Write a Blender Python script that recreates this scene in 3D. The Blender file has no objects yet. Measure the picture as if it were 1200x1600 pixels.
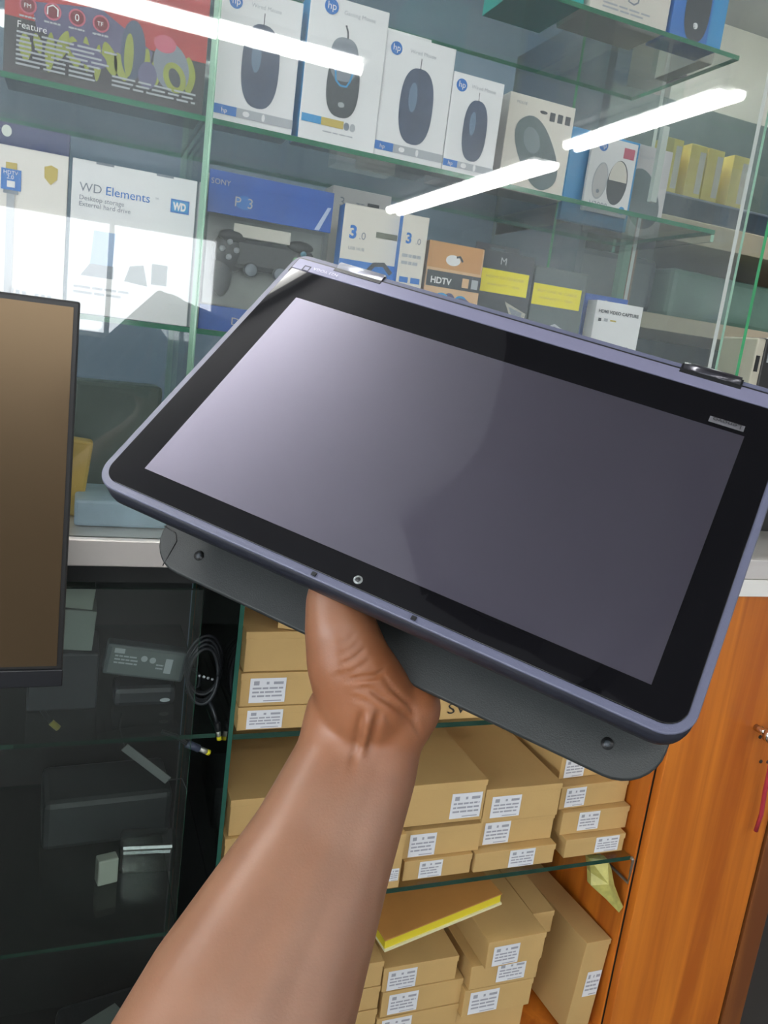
import bpy, bmesh, math, random
import numpy as np
from mathutils import Vector, Matrix
random.seed(4)
S = bpy.context.scene
COL = S.collection
R = math.radians

# ------------------------------------------------------------------ camera
cam_d = bpy.data.cameras.new('camera')
cam = bpy.data.objects.new('camera', cam_d)
COL.objects.link(cam)
cam_d.sensor_fit = 'VERTICAL'
cam_d.sensor_height = 36.0
cam_d.sensor_width = 27.0
cam_d.lens = 1250 / 1600 * 36
cam_d.clip_start = 0.02
cr = Vector((0.92952, -0.34673, 0.12557)).normalized()
cf = Vector((0.36593, 0.90937, -0.19783)).normalized()
cu = cr.cross(cf).normalized()
cam.matrix_world = Matrix(((cr.x, cu.x, -cf.x, 0), (cr.y, cu.y, -cf.y, 0), (cr.z, cu.z, -cf.z, 1.45), (0, 0, 0, 1)))
cam_d.dof.use_dof = False
S.camera = cam

# ------------------------------------------------------------------ world, exposure
W = bpy.data.worlds.new('daylight')
S.world = W
W.use_nodes = True
bgn = W.node_tree.nodes['Background']
bgn.inputs[0].default_value = (0.92, 0.96, 1.0, 1)
bgn.inputs[1].default_value = 5.5
S.view_settings.view_transform = 'Standard'
S.view_settings.look = 'None'
S.view_settings.gamma = 1
S.view_settings.use_curve_mapping = False
S.view_settings.exposure = 0.72
TUBE_POWER = 14.0

# ------------------------------------------------------------------ materials
MATS = {}
def mat(name, col=(.5, .5, .5), rough=.5, metal=0., var=.08, scale=12., bump=0., coat=0., emit=None, sss=0., spec=.5):
    if name in MATS: return MATS[name]
    m = bpy.data.materials.new(name); m.use_nodes = True
    nt = m.node_tree; b = nt.nodes['Principled BSDF']
    b.inputs['Roughness'].default_value = rough
    b.inputs['Metallic'].default_value = metal
    b.inputs['Specular IOR Level'].default_value = spec
    if coat:
        b.inputs['Coat Weight'].default_value = coat; b.inputs['Coat Roughness'].default_value = .02
    if sss:
        b.inputs['Subsurface Weight'].default_value = sss
        b.inputs['Subsurface Radius'].default_value = (.01, .004, .002)
        b.inputs['Subsurface Scale'].default_value = .5
    tc = nt.nodes.new('ShaderNodeTexCoord')
    n = nt.nodes.new('ShaderNodeTexNoise'); n.inputs['Scale'].default_value = scale; n.inputs['Detail'].default_value = 4
    nt.links.new(tc.outputs['Object'], n.inputs['Vector'])
    mx = nt.nodes.new('ShaderNodeMix'); mx.data_type = 'RGBA'
    mx.inputs[6].default_value = tuple(c * (1 - var) for c in col) + (1,)
    mx.inputs[7].default_value = tuple(min(1, c * (1 + var)) for c in col) + (1,)
    nt.links.new(n.outputs['Fac'], mx.inputs[0]); nt.links.new(mx.outputs[2], b.inputs['Base Color'])
    if bump:
        bp = nt.nodes.new('ShaderNodeBump'); bp.inputs['Strength'].default_value = bump; bp.inputs['Distance'].default_value = .001
        n2 = nt.nodes.new('ShaderNodeTexNoise'); n2.inputs['Scale'].default_value = scale * 25
        nt.links.new(tc.outputs['Object'], n2.inputs['Vector'])
        nt.links.new(n2.outputs['Fac'], bp.inputs['Height']); nt.links.new(bp.outputs[0], b.inputs['Normal'])
    if emit:
        b.inputs['Emission Color'].default_value = tuple(emit[:3]) + (1,); b.inputs['Emission Strength'].default_value = emit[3]
    m.diffuse_color = tuple(col) + (1,)
    MATS[name] = m
    return m

def glass(name, tint, f0=.04, rough=0.0, haze_mix=0.0):
    m = bpy.data.materials.new(name); m.use_nodes = True
    nt = m.node_tree; nt.nodes.clear(); N = nt.nodes.new; L = nt.links.new
    out = N('ShaderNodeOutputMaterial'); mix = N('ShaderNodeMixShader')
    tr = N('ShaderNodeBsdfTransparent'); gl = N('ShaderNodeBsdfGlossy')
    tr.inputs[0].default_value = tuple(tint) + (1,); gl.inputs['Roughness'].default_value = rough
    geo = N('ShaderNodeNewGeometry'); dot = N('ShaderNodeVectorMath'); dot.operation = 'DOT_PRODUCT'
    L(geo.outputs['Normal'], dot.inputs[0]); L(geo.outputs['Incoming'], dot.inputs[1])
    a = N('ShaderNodeMath'); a.operation = 'ABSOLUTE'; L(dot.outputs['Value'], a.inputs[0])
    s = N('ShaderNodeMath'); s.operation = 'SUBTRACT'; s.inputs[0].default_value = 1; L(a.outputs[0], s.inputs[1])
    p = N('ShaderNodeMath'); p.operation = 'POWER'; p.inputs[1].default_value = 5; L(s.outputs[0], p.inputs[0])
    q = N('ShaderNodeMath'); q.operation = 'MULTIPLY_ADD'; q.inputs[1].default_value = 1 - f0; q.inputs[2].default_value = f0
    L(p.outputs[0], q.inputs[0]); L(q.outputs[0], mix.inputs[0]); L(tr.outputs[0], mix.inputs[1]); L(gl.outputs[0], mix.inputs[2])
    if haze_mix:  # reflection haze put into the glass as a pale diffuse mix
        df = N('ShaderNodeBsdfDiffuse'); df.inputs[0].default_value = (.75, .82, .80, 1); m2_ = N('ShaderNodeMixShader')
        nz_ = N('ShaderNodeTexNoise'); nz_.inputs['Scale'].default_value = 7; tc_ = N('ShaderNodeTexCoord'); L(tc_.outputs['Object'], nz_.inputs['Vector'])
        k_ = N('ShaderNodeMath'); k_.operation = 'MULTIPLY'; k_.inputs[1].default_value = haze_mix * 2; L(nz_.outputs['Fac'], k_.inputs[0]); L(k_.outputs[0], m2_.inputs[0])
        L(mix.outputs[0], m2_.inputs[1]); L(df.outputs[0], m2_.inputs[2]); L(m2_.outputs[0], out.inputs[0])
    else: L(mix.outputs[0], out.inputs[0])
    MATS[name] = m
    return m

def wood(name, c1, c2, rough=.35, vert=True):
    m = bpy.data.materials.new(name); m.use_nodes = True
    nt = m.node_tree; b = nt.nodes['Principled BSDF']; N = nt.nodes.new; L = nt.links.new
    tc = N('ShaderNodeTexCoord'); mp = N('ShaderNodeMapping'); mp.inputs['Scale'].default_value = (26, 26, 1.3) if vert else (1.3, 26, 26)
    n = N('ShaderNodeTexNoise'); n.inputs['Scale'].default_value = 1.0; n.inputs['Detail'].default_value = 6; n.inputs['Distortion'].default_value = .8
    cr_ = N('ShaderNodeValToRGB'); cr_.color_ramp.elements[0].position = .36; cr_.color_ramp.elements[1].position = .66
    cr_.color_ramp.elements[0].color = tuple(c1) + (1,); cr_.color_ramp.elements[1].color = tuple(c2) + (1,)
    L(tc.outputs['Object'], mp.inputs[0]); L(mp.outputs[0], n.inputs['Vector']); L(n.outputs['Fac'], cr_.inputs[0]); L(cr_.outputs[0], b.inputs['Base Color'])
    b.inputs['Roughness'].default_value = rough
    MATS[name] = m
    return m

GP = glass('pane_glass', (.975, .985, .98), .045, haze_mix=.03)
GS = glass('shelf_glass', (.94, .97, .955), .05)
GD = glass('dark_case_glass', (.9, .94, .92), .04)
GE = mat('glass_edge', (.02, .17, .09), .15, emit=None, var=.35, scale=30)
GEL = mat('glass_edge_light', (.30, .52, .38), .2, var=.3, scale=20)
GED = mat('glass_edge_dark', (.015, .05, .035), .15, var=.3, scale=30)
ALU = mat('brushed_aluminium', (.62, .60, .57), .35, .7, var=.05, scale=6)
WHITE = mat('white_card', (.80, .80, .80), .45, var=.02)
CREAM = mat('cream_card', (.72, .68, .60), .5, var=.03)
GREYC = mat('grey_card', (.55, .54, .54), .5, var=.04)
LGREY = mat('light_grey_print', (.42, .44, .47), .5)
MGREY = mat('mid_grey_print', (.22, .25, .29), .45)
DGREY = mat('dark_grey_print', (.05, .06, .07), .4)
NAVYG = mat('mouse_slate_print', (.055, .08, .14), .3, var=.35, scale=30)
MOUSEG = mat('mouse_grey_print', (.12, .16, .17), .4, var=.3, scale=25)
BLACK = mat('black_print', (.012, .013, .014), .35)
BLUE = mat('bright_blue_print', (.02, .17, .55), .35, var=.15)
SKYB = mat('cyan_blue_print', (.03, .30, .62), .35, var=.08)
DEEPB = mat('deep_blue_print', (.008, .09, .42), .3, var=.25, scale=20)
NAVY = mat('navy_print', (.015, .03, .12), .35)
YEL = mat('yellow_sticker', (.85, .74, .02), .45, var=.04)
GOLD = mat('gold_print', (.55, .42, .08), .4)
RED = mat('red_print', (.45, .05, .05), .4, var=.35, scale=15)
LIME = mat('lime_print', (.30, .34, .06), .45, var=.3, scale=40)
PURP = mat('purple_print', (.12, .11, .20), .45, var=.2)
TEAL = mat('teal_card', (.02, .45, .40), .4, var=.12)
ORNG = mat('orange_card', (.62, .32, .12), .5, var=.1)
PEACH = mat('peach_card', (.72, .46, .26), .5, var=.06)
PINK = mat('pink_print', (.55, .12, .18), .45)
CARD = mat('kraft_cardboard', (.53, .35, .135), .75, var=.12, scale=9, bump=.15)
CARDI = mat('cardboard_inside', (.22, .13, .07), .8, var=.15)
LABEL = mat('white_paper_label', (.72, .74, .76), .6, var=.03)
INK = mat('label_ink', (.33, .34, .38), .6)
MARK = mat('marker_ink', (.03, .025, .02), .6)

# ------------------------------------------------------------------ mesh builder
class MB:
    def __init__(s): s.bm = bmesh.new(); s.mats = []; s.M = Matrix.Identity(4)
    def mi(s, m):
        if m not in s.mats: s.mats.append(m)
        return s.mats.index(m)
    def face(s, pts, m, smooth=False):
        try: f = s.bm.faces.new([s.bm.verts.new(s.M @ Vector(p)) for p in pts])
        except ValueError: return
        f.material_index = s.mi(m); f.smooth = smooth
    def take(s, b2, m, smooth=False):
        me = bpy.data.meshes.new('t'); b2.to_mesh(me); b2.free()
        off = [s.bm.verts.new(s.M @ v.co) for v in me.vertices]
        k = s.mi(m) if not isinstance(m, (list, tuple)) else None
        for p in me.polygons:
            try: f = s.bm.faces.new([off[i] for i in p.vertices])
            except ValueError: continue
            f.material_index = k if k is not None else s.mi(m[min(p.material_index, len(m) - 1)]); f.smooth = smooth
        bpy.data.meshes.remove(me)
    def box(s, x0, x1, y0, y1, z0, z1, m, bev=0., top=None, front=None, right=None):
        b = bmesh.new(); bmesh.ops.create_cube(b, size=1)
        for v in b.verts: v.co = Vector(((x0 + x1) / 2 + v.co.x * (x1 - x0), (y0 + y1) / 2 + v.co.y * (y1 - y0), (z0 + z1) / 2 + v.co.z * (z1 - z0)))
        ms = [m, top or m, front or m, right or m]
        for f in b.faces:
            n = f.normal
            if top and abs(n.z) > .9: f.material_index = 1
            if front and abs(n.y) > .9: f.material_index = 2
            if right and abs(n.x) > .9: f.material_index = 3
        if bev: bmesh.ops.bevel(b, geom=list(b.edges), offset=bev, segments=2, affect='EDGES', profile=.5)
        s.take(b, ms)
    def cyl(s, p0, p1, r, m, r1=None, seg=20):
        p0, p1 = Vector(p0), Vector(p1); d = p1 - p0
        b = bmesh.new(); bmesh.ops.create_cone(b, cap_ends=True, segments=seg, radius1=r, radius2=r if r1 is None else r1, depth=d.length)
        Q = Matrix.Translation((p0 + p1) / 2) @ d.to_track_quat('Z', 'Y').to_matrix().to_4x4()
        bmesh.ops.transform(b, matrix=Q, verts=b.verts)
        s.take(b, m, True)
    def ball(s, c, r, m, sc=(1, 1, 1), sub=3):
        b = bmesh.new(); bmesh.ops.create_icosphere(b, subdivisions=sub, radius=r)
        for v in b.verts: v.co = Vector((c[0] + v.co.x * sc[0], c[1] + v.co.y * sc[1], c[2] + v.co.z * sc[2]))
        s.take(b, m, True)
    def tube(s, pts, r, m, seg=8):
        pts = [Vector(p) for p in pts]; rings = []
        up = Vector((0.13, .31, .94)).normalized()
        for i, p in enumerate(pts):
            d = (pts[min(i + 1, len(pts) - 1)] - pts[max(i - 1, 0)]).normalized()
            u = d.cross(up); u = u.normalized() if u.length > 1e-4 else Vector((1, 0, 0)); v = d.cross(u)
            rings.append([s.bm.verts.new(s.M @ (p + u * r * math.cos(6.2832 * k / seg) + v * r * math.sin(6.2832 * k / seg))) for k in range(seg)])
        k_ = s.mi(m)
        for a, b in zip(rings, rings[1:]):
            for k in range(seg):
                f = s.bm.faces.new([a[k], a[(k + 1) % seg], b[(k + 1) % seg], b[k]]); f.material_index = k_; f.smooth = True
        for rg in (rings[0][::-1], rings[-1]):
            f = s.bm.faces.new(rg); f.material_index = k_
    # flat print on the front of a carton, local frame x right, z up, facing -y
    def rect(s, u0, v0, u1, v1, m, l=1): s.face([(u0, -.0003 * l, v0), (u1, -.0003 * l, v0), (u1, -.0003 * l, v1), (u0, -.0003 * l, v1)], m)
    def poly(s, pts, m, l=1): s.face([(u, -.0003 * l, v) for u, v in pts], m)
    def ribbon(s, P, wd, m, l=2):
        L_, R_ = [], []
        for i, (u, v) in enumerate(P):
            a, c = P[max(i - 1, 0)], P[min(i + 1, len(P) - 1)]; d = Vector((c[0] - a[0], c[1] - a[1])).normalized()
            L_.append((u - d.y * wd, v + d.x * wd)); R_.append((u + d.y * wd, v - d.x * wd))
        for i in range(len(P) - 1): s.poly([L_[i], R_[i], R_[i + 1], L_[i + 1]], m, l)
    def ell(s, u, v, a, b, m, l=1, rot=0, n=28, e=2.0):
        P = []
        for k in range(n):
            t = 6.28318 * k / n; c, q = math.cos(t), math.sin(t)
            x = a * math.copysign(abs(c) ** (2 / e), c); y = b * math.copysign(abs(q) ** (2 / e), q)
            P.append((u + x * math.cos(rot) - y * math.sin(rot), v + x * math.sin(rot) + y * math.cos(rot)))
        s.poly(P, m, l)
    def text(s, st, u, v, size, m, l=2, bold=0., w=None, flip=False):
        cu_ = bpy.data.curves.new('t', 'FONT'); cu_.body = st; cu_.size = size; cu_.offset = bold; cu_.resolution_u = 3
        ob = bpy.data.objects.new('t', cu_); COL.objects.link(ob)
        me = bpy.data.meshes.new_from_object(ob.evaluated_get(bpy.context.evaluated_depsgraph_get()))
        xs = [q.co.x for q in me.vertices] or [0, 1]
        k = (w / (max(xs) - min(xs))) if w else 1
        off = [s.bm.verts.new(s.M @ Vector((u + q.co.x * k, -.0003 * l, v + q.co.y))) for q in me.vertices]
        for p in me.polygons:
            try: f = s.bm.faces.new([off[i] for i in p.vertices]); f.material_index = s.mi(m)
            except ValueError: pass
        bpy.data.objects.remove(ob); bpy.data.curves.remove(cu_); bpy.data.meshes.remove(me)
    def lines(s, u, v, w, n, h, m, l=2, seed=0):
        rr = random.Random(seed)
        for i in range(n):
            x = u; y = v - i * h
            while x < u + w * rr.uniform(.75, 1):
                d = rr.uniform(.12, .35) * w
                s.rect(x, y, min(x + d, u + w), y + h * .45, m, l); x += d + w * .035
    def build(s, name, parent=None, M=None):
        bmesh.ops.recalc_face_normals(s.bm, faces=s.bm.faces) if getattr(s, 'recalc', False) else None
        me = bpy.data.meshes.new(name); s.bm.to_mesh(me); s.bm.free()
        for m in s.mats: me.materials.append(m)
        o = bpy.data.objects.new(name, me); COL.objects.link(o)
        if parent: o.parent = parent
        if M is not None:
            bpy.context.view_layer.update(); o.matrix_world = M
        return o

def thing(name, label, cat, loc=(0, 0, 0), rz=0, group=None, M=None):
    o = bpy.data.objects.new(name, None); COL.objects.link(o)
    o.empty_display_size = .02
    if M is not None: o.matrix_world = M
    else: o.location = loc; o.rotation_euler = (0, 0, R(rz))
    o['label'] = label; o['category'] = cat
    if group: o['group'] = group
    return o
def tag(o, label, cat, group=None, kind=None):
    o['label'] = label; o['category'] = cat
    if group: o['group'] = group
    if kind: o['kind'] = kind
    return o
def struct(mb, name):
    o = mb.build(name); o['kind'] = 'structure'; return o

# ------------------------------------------------------------------ room shell
CEIL = 2.62
WP = mat('wall_paint', (.42, .44, .46), .8, var=.05, scale=2)
WPB = mat('rear_wall_paint', (.11, .16, .22), .8, var=.2, scale=2)
CP = mat('ceiling_paint', (.52, .52, .54), .8, var=.03, scale=2)
TILE = mat('floor_tile', (.05, .045, .042), .4, var=.2, scale=3)
b = MB(); b.box(-2.6, 3.3, -5.3, 2.7, -.1, 0, TILE); struct(b, 'floor')
b = MB(); b.box(-2.6, 3.3, -5.3, 2.7, CEIL, CEIL + .1, CP); struct(b, 'ceiling')
b = MB(); b.box(-2.6, 3.3, 2.6, 2.7, 0, CEIL, WPB); struct(b, 'wall_back')
b = MB(); b.box(-2.7, -2.6, -5.3, -2.6, 0, CEIL, WP); b.box(-2.7, -2.6, .4, 2.7, 0, CEIL, WP); b.box(-2.7, -2.6, -2.6, .4, 0, .9, WP); b.box(-2.7, -2.6, -2.6, .4, 2.35, CEIL, WP); struct(b, 'wall_left')
b = MB()
for y in (-2.6, -1.6, -.6, .36): b.box(-2.67, -2.62, y, y + .04, .9, 2.35, ALU)
b.box(-2.67, -2.62, -2.56, .36, .9, .94, ALU); b.box(-2.67, -2.62, -2.56, .36, 2.31, 2.35, ALU)
struct(b, 'added_side_window')  # opening and frame added to bring side light onto the arm
b = MB(); b.box(3.3, 3.4, -5.3, 2.7, 0, CEIL, WP); struct(b, 'wall_right')
b = MB()
b.box(-2.6, -1.5, -5.3, -5.2, 0, CEIL, WP); b.box(1.1, 3.3, -5.3, -5.2, 0, CEIL, WP)
b.box(-1.5, 1.1, -5.3, -5.2, 0, 1.25, mat('dark_mirrored_wall', (.05, .045, .04), .6)); b.box(-1.5, 1.1, -5.3, -5.2, 2.2, CEIL, WP)  # unseen wall part made dark so the case glass mirrors it dark
struct(b, 'wall_front')
b = MB()
for x in (-1.5, -.66, .2, 1.06): b.box(x, x + .04, -5.27, -5.22, 1.25, 2.2, ALU)
b.box(-1.46, 1.06, -5.27, -5.22, 1.25, 1.29, ALU); b.box(-1.46, 1.06, -5.27, -5.22, 2.16, 2.2, ALU)
struct(b, 'window_1')
# made-up dark ceiling shapes, mirrored in the screen as a person's silhouette
DT = mat('dark_reflection_shape', (.02, .015, .02), .6)
def strip(pts, w, z0, z1, name):
    b = MB()
    for (xa, ya), (xb, yb) in zip(pts, pts[1:]):
        d = Vector((xb - xa, yb - ya, 0)); n = Vector((-d.y, d.x, 0)).normalized() * w / 2
        A, B_ = Vector((xa, ya, 0)), Vector((xb, yb, 0)); P = [A - n, B_ - n, B_ + n, A + n]
        lo = [p + Vector((0, 0, z0)) for p in P]; hi = [p + Vector((0, 0, z1)) for p in P]
        b.face(lo[::-1], DT); b.face(hi, DT)
        for i in range(4): b.face([lo[i], lo[(i + 1) % 4], hi[(i + 1) % 4], hi[i]], DT)
    struct(b, name)
strip([(-.15, .30), (-.18, .13), (-.11, .03), (-.02, -.06)], .03, CEIL - .02, CEIL, 'reflection_band_1')
strip([(.40, .17), (.33, .03), (.23, -.08), (.05, -.17), (-.1, -.2)], .035, CEIL - .02, CEIL, 'reflection_band_2')
b = MB(); DP = mat('grey_reflection_shape', (.12, .115, .12), .8)  # added grey shape that the screen mirrors as a darker area
arc = [(.60, .64), (.22, .62), (.17, .51), (.13, .45), (.05, .36), (-.03, .32), (-.12, .31), (-.16, .12), (-.02, -.10), (.05, -.17), (.25, -.5), (1.2, -.5), (1.2, .64)]
b.face([(x, y, CEIL - .010) for x, y in arc], DP)
for i in range(len(arc)):
    p, q = arc[i], arc[(i + 1) % len(arc)]; b.face([(p[0], p[1], CEIL - .010), (q[0], q[1], CEIL - .010), (q[0], q[1], CEIL), (p[0], p[1], CEIL)], DP)
struct(b, 'reflection_patch')

# ------------------------------------------------------------------ ceiling tube lamps
LW = mat('lamp_housing', (.8, .8, .8), .5)
LE = mat('lit_tube', (1, 1, 1), .5, emit=(1, .99, .96, TUBE_POWER))
def tube_lamp(x0, x1, y0, y1, label):
    t = thing('tube_light', label, 'ceiling lamp', ((x0 + x1) / 2, (y0 + y1) / 2, CEIL))
    hx, hy = (x1 - x0) / 2, (y1 - y0) / 2
    b = MB(); b.box(-hx, hx, -hy, hy, -.03, 0, LW); b.build('housing', t)
    if hx > hy:
        q = hy * .5; b = MB(); b.box(-hx + .05, hx - .05, -hy * .7, hy * .7, -.036, -.03, LE); b.build('lit_reflector', t)
        for sg in (-1, 1): b = MB(); b.cyl((-hx + .01, sg * q, -.045), (hx - .01 - (.03 if sg > 0 else 0), sg * q, -.045), q * .8, LE, seg=12); b.build('lit_tube', t)
    else:
        q = hx * .5; b = MB(); b.box(-hx * .7, hx * .7, -hy + .05, hy - .05, -.036, -.03, LE); b.build('lit_reflector', t)
        for sg in (-1, 1): b = MB(); b.cyl((sg * q, -hy + .01, -.045), (sg * q, hy - .01 - (.07 if sg < 0 else 0), -.045), q * .8, LE, seg=12); b.build('lit_tube', t)
tube_lamp(-1.3, 1.06, -1.565, -1.435, 'long white ceiling tube light running parallel to the display case, mirrored at top left')
tube_lamp(2.235, 2.36, -1.85, -.72, 'white ceiling tube light mirrored right of the mouse boxes')
tube_lamp(2.30, 2.48, -4.6, -2.22, 'long white ceiling tube light mirrored below the mouse boxes')
tube_lamp(-1.7, .02, .822, .98, 'white ceiling tube light above the display case glinting in the tablet corner')
tube_lamp(.3, 2.4, 1.75, 1.85, 'added white tube light, out of view, brightening the shelving behind the glass case')  # added lamp brightening the background, no such lamp is seen
tube_lamp(-.9, -.8, -4.4, -2.4, 'white ceiling tube light added to light front faces, near the shop window behind the viewer')  # unseen lamp added to light surfaces facing the viewer

# ------------------------------------------------------------------ upper display case
case = thing('glass_display_case', 'tall green-edged glass display case of boxed accessories on aluminium sill', 'display case', (0, 1.0, 1.187))
def cpart(b, name): return b.build(name, case, Matrix.Identity(4))
def glass_box(x0, x1, y0, y1, z0, z1, name, front=GE, right=GE, top=GS, g=GS, parent_part=cpart):
    b = MB(); b.box(x0, x1, y0, y1, z0, z1, g, top=top, front=front, right=right); return parent_part(b, name)
glass_box(-.7, .124, 1.0, 1.24, 1.676, 1.682, 'shelf')
glass_box(.132, .868, 1.0, 1.24, 1.676, 1.682, 'shelf')
glass_box(.132, .850, 1.0, 1.24, 1.909, 1.915, 'shelf')
glass_box(-.7, .124, 1.0, 1.24, 1.909, 1.915, 'shelf')
glass_box(-.7, .124, 1.0, 1.24, 1.440, 1.446, 'shelf')
glass_box(.132, .868, 1.0, 1.24, 1.440, 1.446, 'shelf')
glass_box(.124, .132, 1.0, 1.24, 1.187, 2.2, 'partition', front=GEL, right=GS, top=GEL)
glass_box(.905, .912, 1.0, 1.24, 1.187, 2.2, 'side_panel', front=mat('pale_glass_edge', (.62, .66, .62), .2), right=GS, top=GEL)
glass_box(-.7, .128, .986, .991, 1.187, 2.2, 'front_pane', front=GP, right=GEL, top=GEL, g=GP)
glass_box(.128, .905, .9795, .9845, 1.187, 2.2, 'front_pane', front=GP, right=GEL, top=GEL, g=GP)
glass_box(.952, .958, .99, 1.6, 1.187, 2.2, 'end_panel', front=mat('green_glass_edge', (.05, .36, .14), .15, var=.3), right=GS, top=GE)
for z in (1.640, 1.405):
    glass_box(.862, .868, 1.0, 1.24, z + .025, z + .035, 'shelf_support', right=GS, front=GEL)
b = MB(); b.box(.742, .752, .996, 1.004, 1.70, 1.80, mat('frosted_strip', (.42, .48, .44), .3)); cpart(b, 'hanging_bracket')
sill = MB(); sill.box(-.7, .968, .975, 1.30, 1.154, 1.187, mat('aluminium_sill', (.74, .70, .66), .32, .45, var=.04), .0015); cpart(sill, 'sill')
b = MB(); b.box(-.7, .955, 1.245, 1.25, 1.187, 2.2, GS); cpart(b, 'rear_pane')
b = MB(); b.box(-.7, .958, .985, 1.26, 2.2, 2.206, GS, front=GE); cpart(b, 'top_panel')

# ------------------------------------------------------------------ cartons
def carton(name, label, x0, x1, z0, h, y, depth, body, art=None, rz=0, group=None, side=None, tab=None, cat='box', tilt=0):
    t = thing(name, label, cat, (x0, y, z0), rz, group)
    if tilt: t.rotation_euler = (R(tilt), 0, R(rz))
    w = x1 - x0
    b = MB(); b.box(0, w, 0, depth, 0, h, body, .0008, right=side); b.build('carton', t)
    if tab:
        b = MB(); u0, u1, hh = tab; m = body
        c = (u0 + u1) / 2; sl = min(.012, (u1 - u0) * .22)
        b.box(u0, u1, depth - .0015, depth, h, h + hh * .35, m); b.box(u0, u1, depth - .0015, depth, h + hh * .65, h + hh, m)
        b.box(u0, c - sl, depth - .0015, depth, h + hh * .35, h + hh * .65, m); b.box(c + sl, u1, depth - .0015, depth, h + hh * .35, h + hh * .65, m)
        b.build('hang_tab', t)
    if art:
        b = MB(); b.M = Matrix.Translation((0, -.0002, 0)); art(b, w, h); b.build('printed_front', t)
    return t

def hp_logo(b, u, v, r):
    b.ell(u, v, r, r, BLUE, 1); b.text('hp', u - r * .62, v - r * .35, r * 1.35, WHITE, 2)

# 1 speaker box
def art_speaker(b, w, h):
    b.rect(0, h * .42, w, h, RED, 1)
    b.rect(0, 0, w, h * .42, mat('charcoal_print', (.045, .045, .05), .4), 1)
    b.poly([(w * .12, .075), (w * .45, .085), (w * .72, .055), (w * .70, .028), (w * .40, .035), (w * .15, .05)], PURP, 2)
    rr = random.Random(3)
    for k in range(15):
        u = w * (.10 + .058 * k); v = rr.uniform(.026, .042)
        b.ell(u, v, rr.uniform(.004, .008), rr.uniform(.010, .020), LIME, 3, rr.uniform(-.4, .4), e=1.6)
    b.ell(w * .62, .052, .013, .030, NAVYG, 3.5); b.ell(w * .60, .046, .005, .022, LIME, 4)
    b.ell(w * .82, .044, .019, .026, MGREY, 3.5, .3); b.ell(w * .84, .034, .012, .016, LIME, 4, .4); b.ell(w * .84, .034, .006, .010, DGREY, 4.5, .4)
    b.ell(w * .78, .066, .012, .009, PINK, 4); b.ell(w * .40, .036, .020, .010, PURP, 4, -.3); b.ell(w * .70, .030, .010, .014, PURP, 4)
    for k in range(4):
        u = .022 + .024 * k
        b.ell(u, .070, .0085, .0085, PINK, 5); b.ell(u, .070, .0068, .0068, mat('maroon_print', (.20, .03, .04), .4), 6); b.lines(u - .008, .058, .016, 1, .004, LGREY, 6, k)
    b.text('0', .0675, .0665, .010, WHITE, 7); b.text('FM', .018, .0675, .006, WHITE, 7); b.text('TF', .090, .0675, .006, WHITE, 7)
    b.ribbon([(.041, .066), (.041, .073), (.046, .076), (.051, .073), (.051, .066)], .0007, WHITE, 7)
    b.text('Feature', .012, .047, .0095, WHITE, 7)
    b.lines(.012, .042, .100, 8, .0044, LGREY, 7, 9); b.lines(.108, .020, .09, 3, .0044, LGREY, 7, 12)
carton('speaker_box', 'dark gadget box with red top and lime splashes, top left of case', -.086, .121, 1.6825, .135, 1.012, .07, BLACK, art_speaker)

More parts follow.
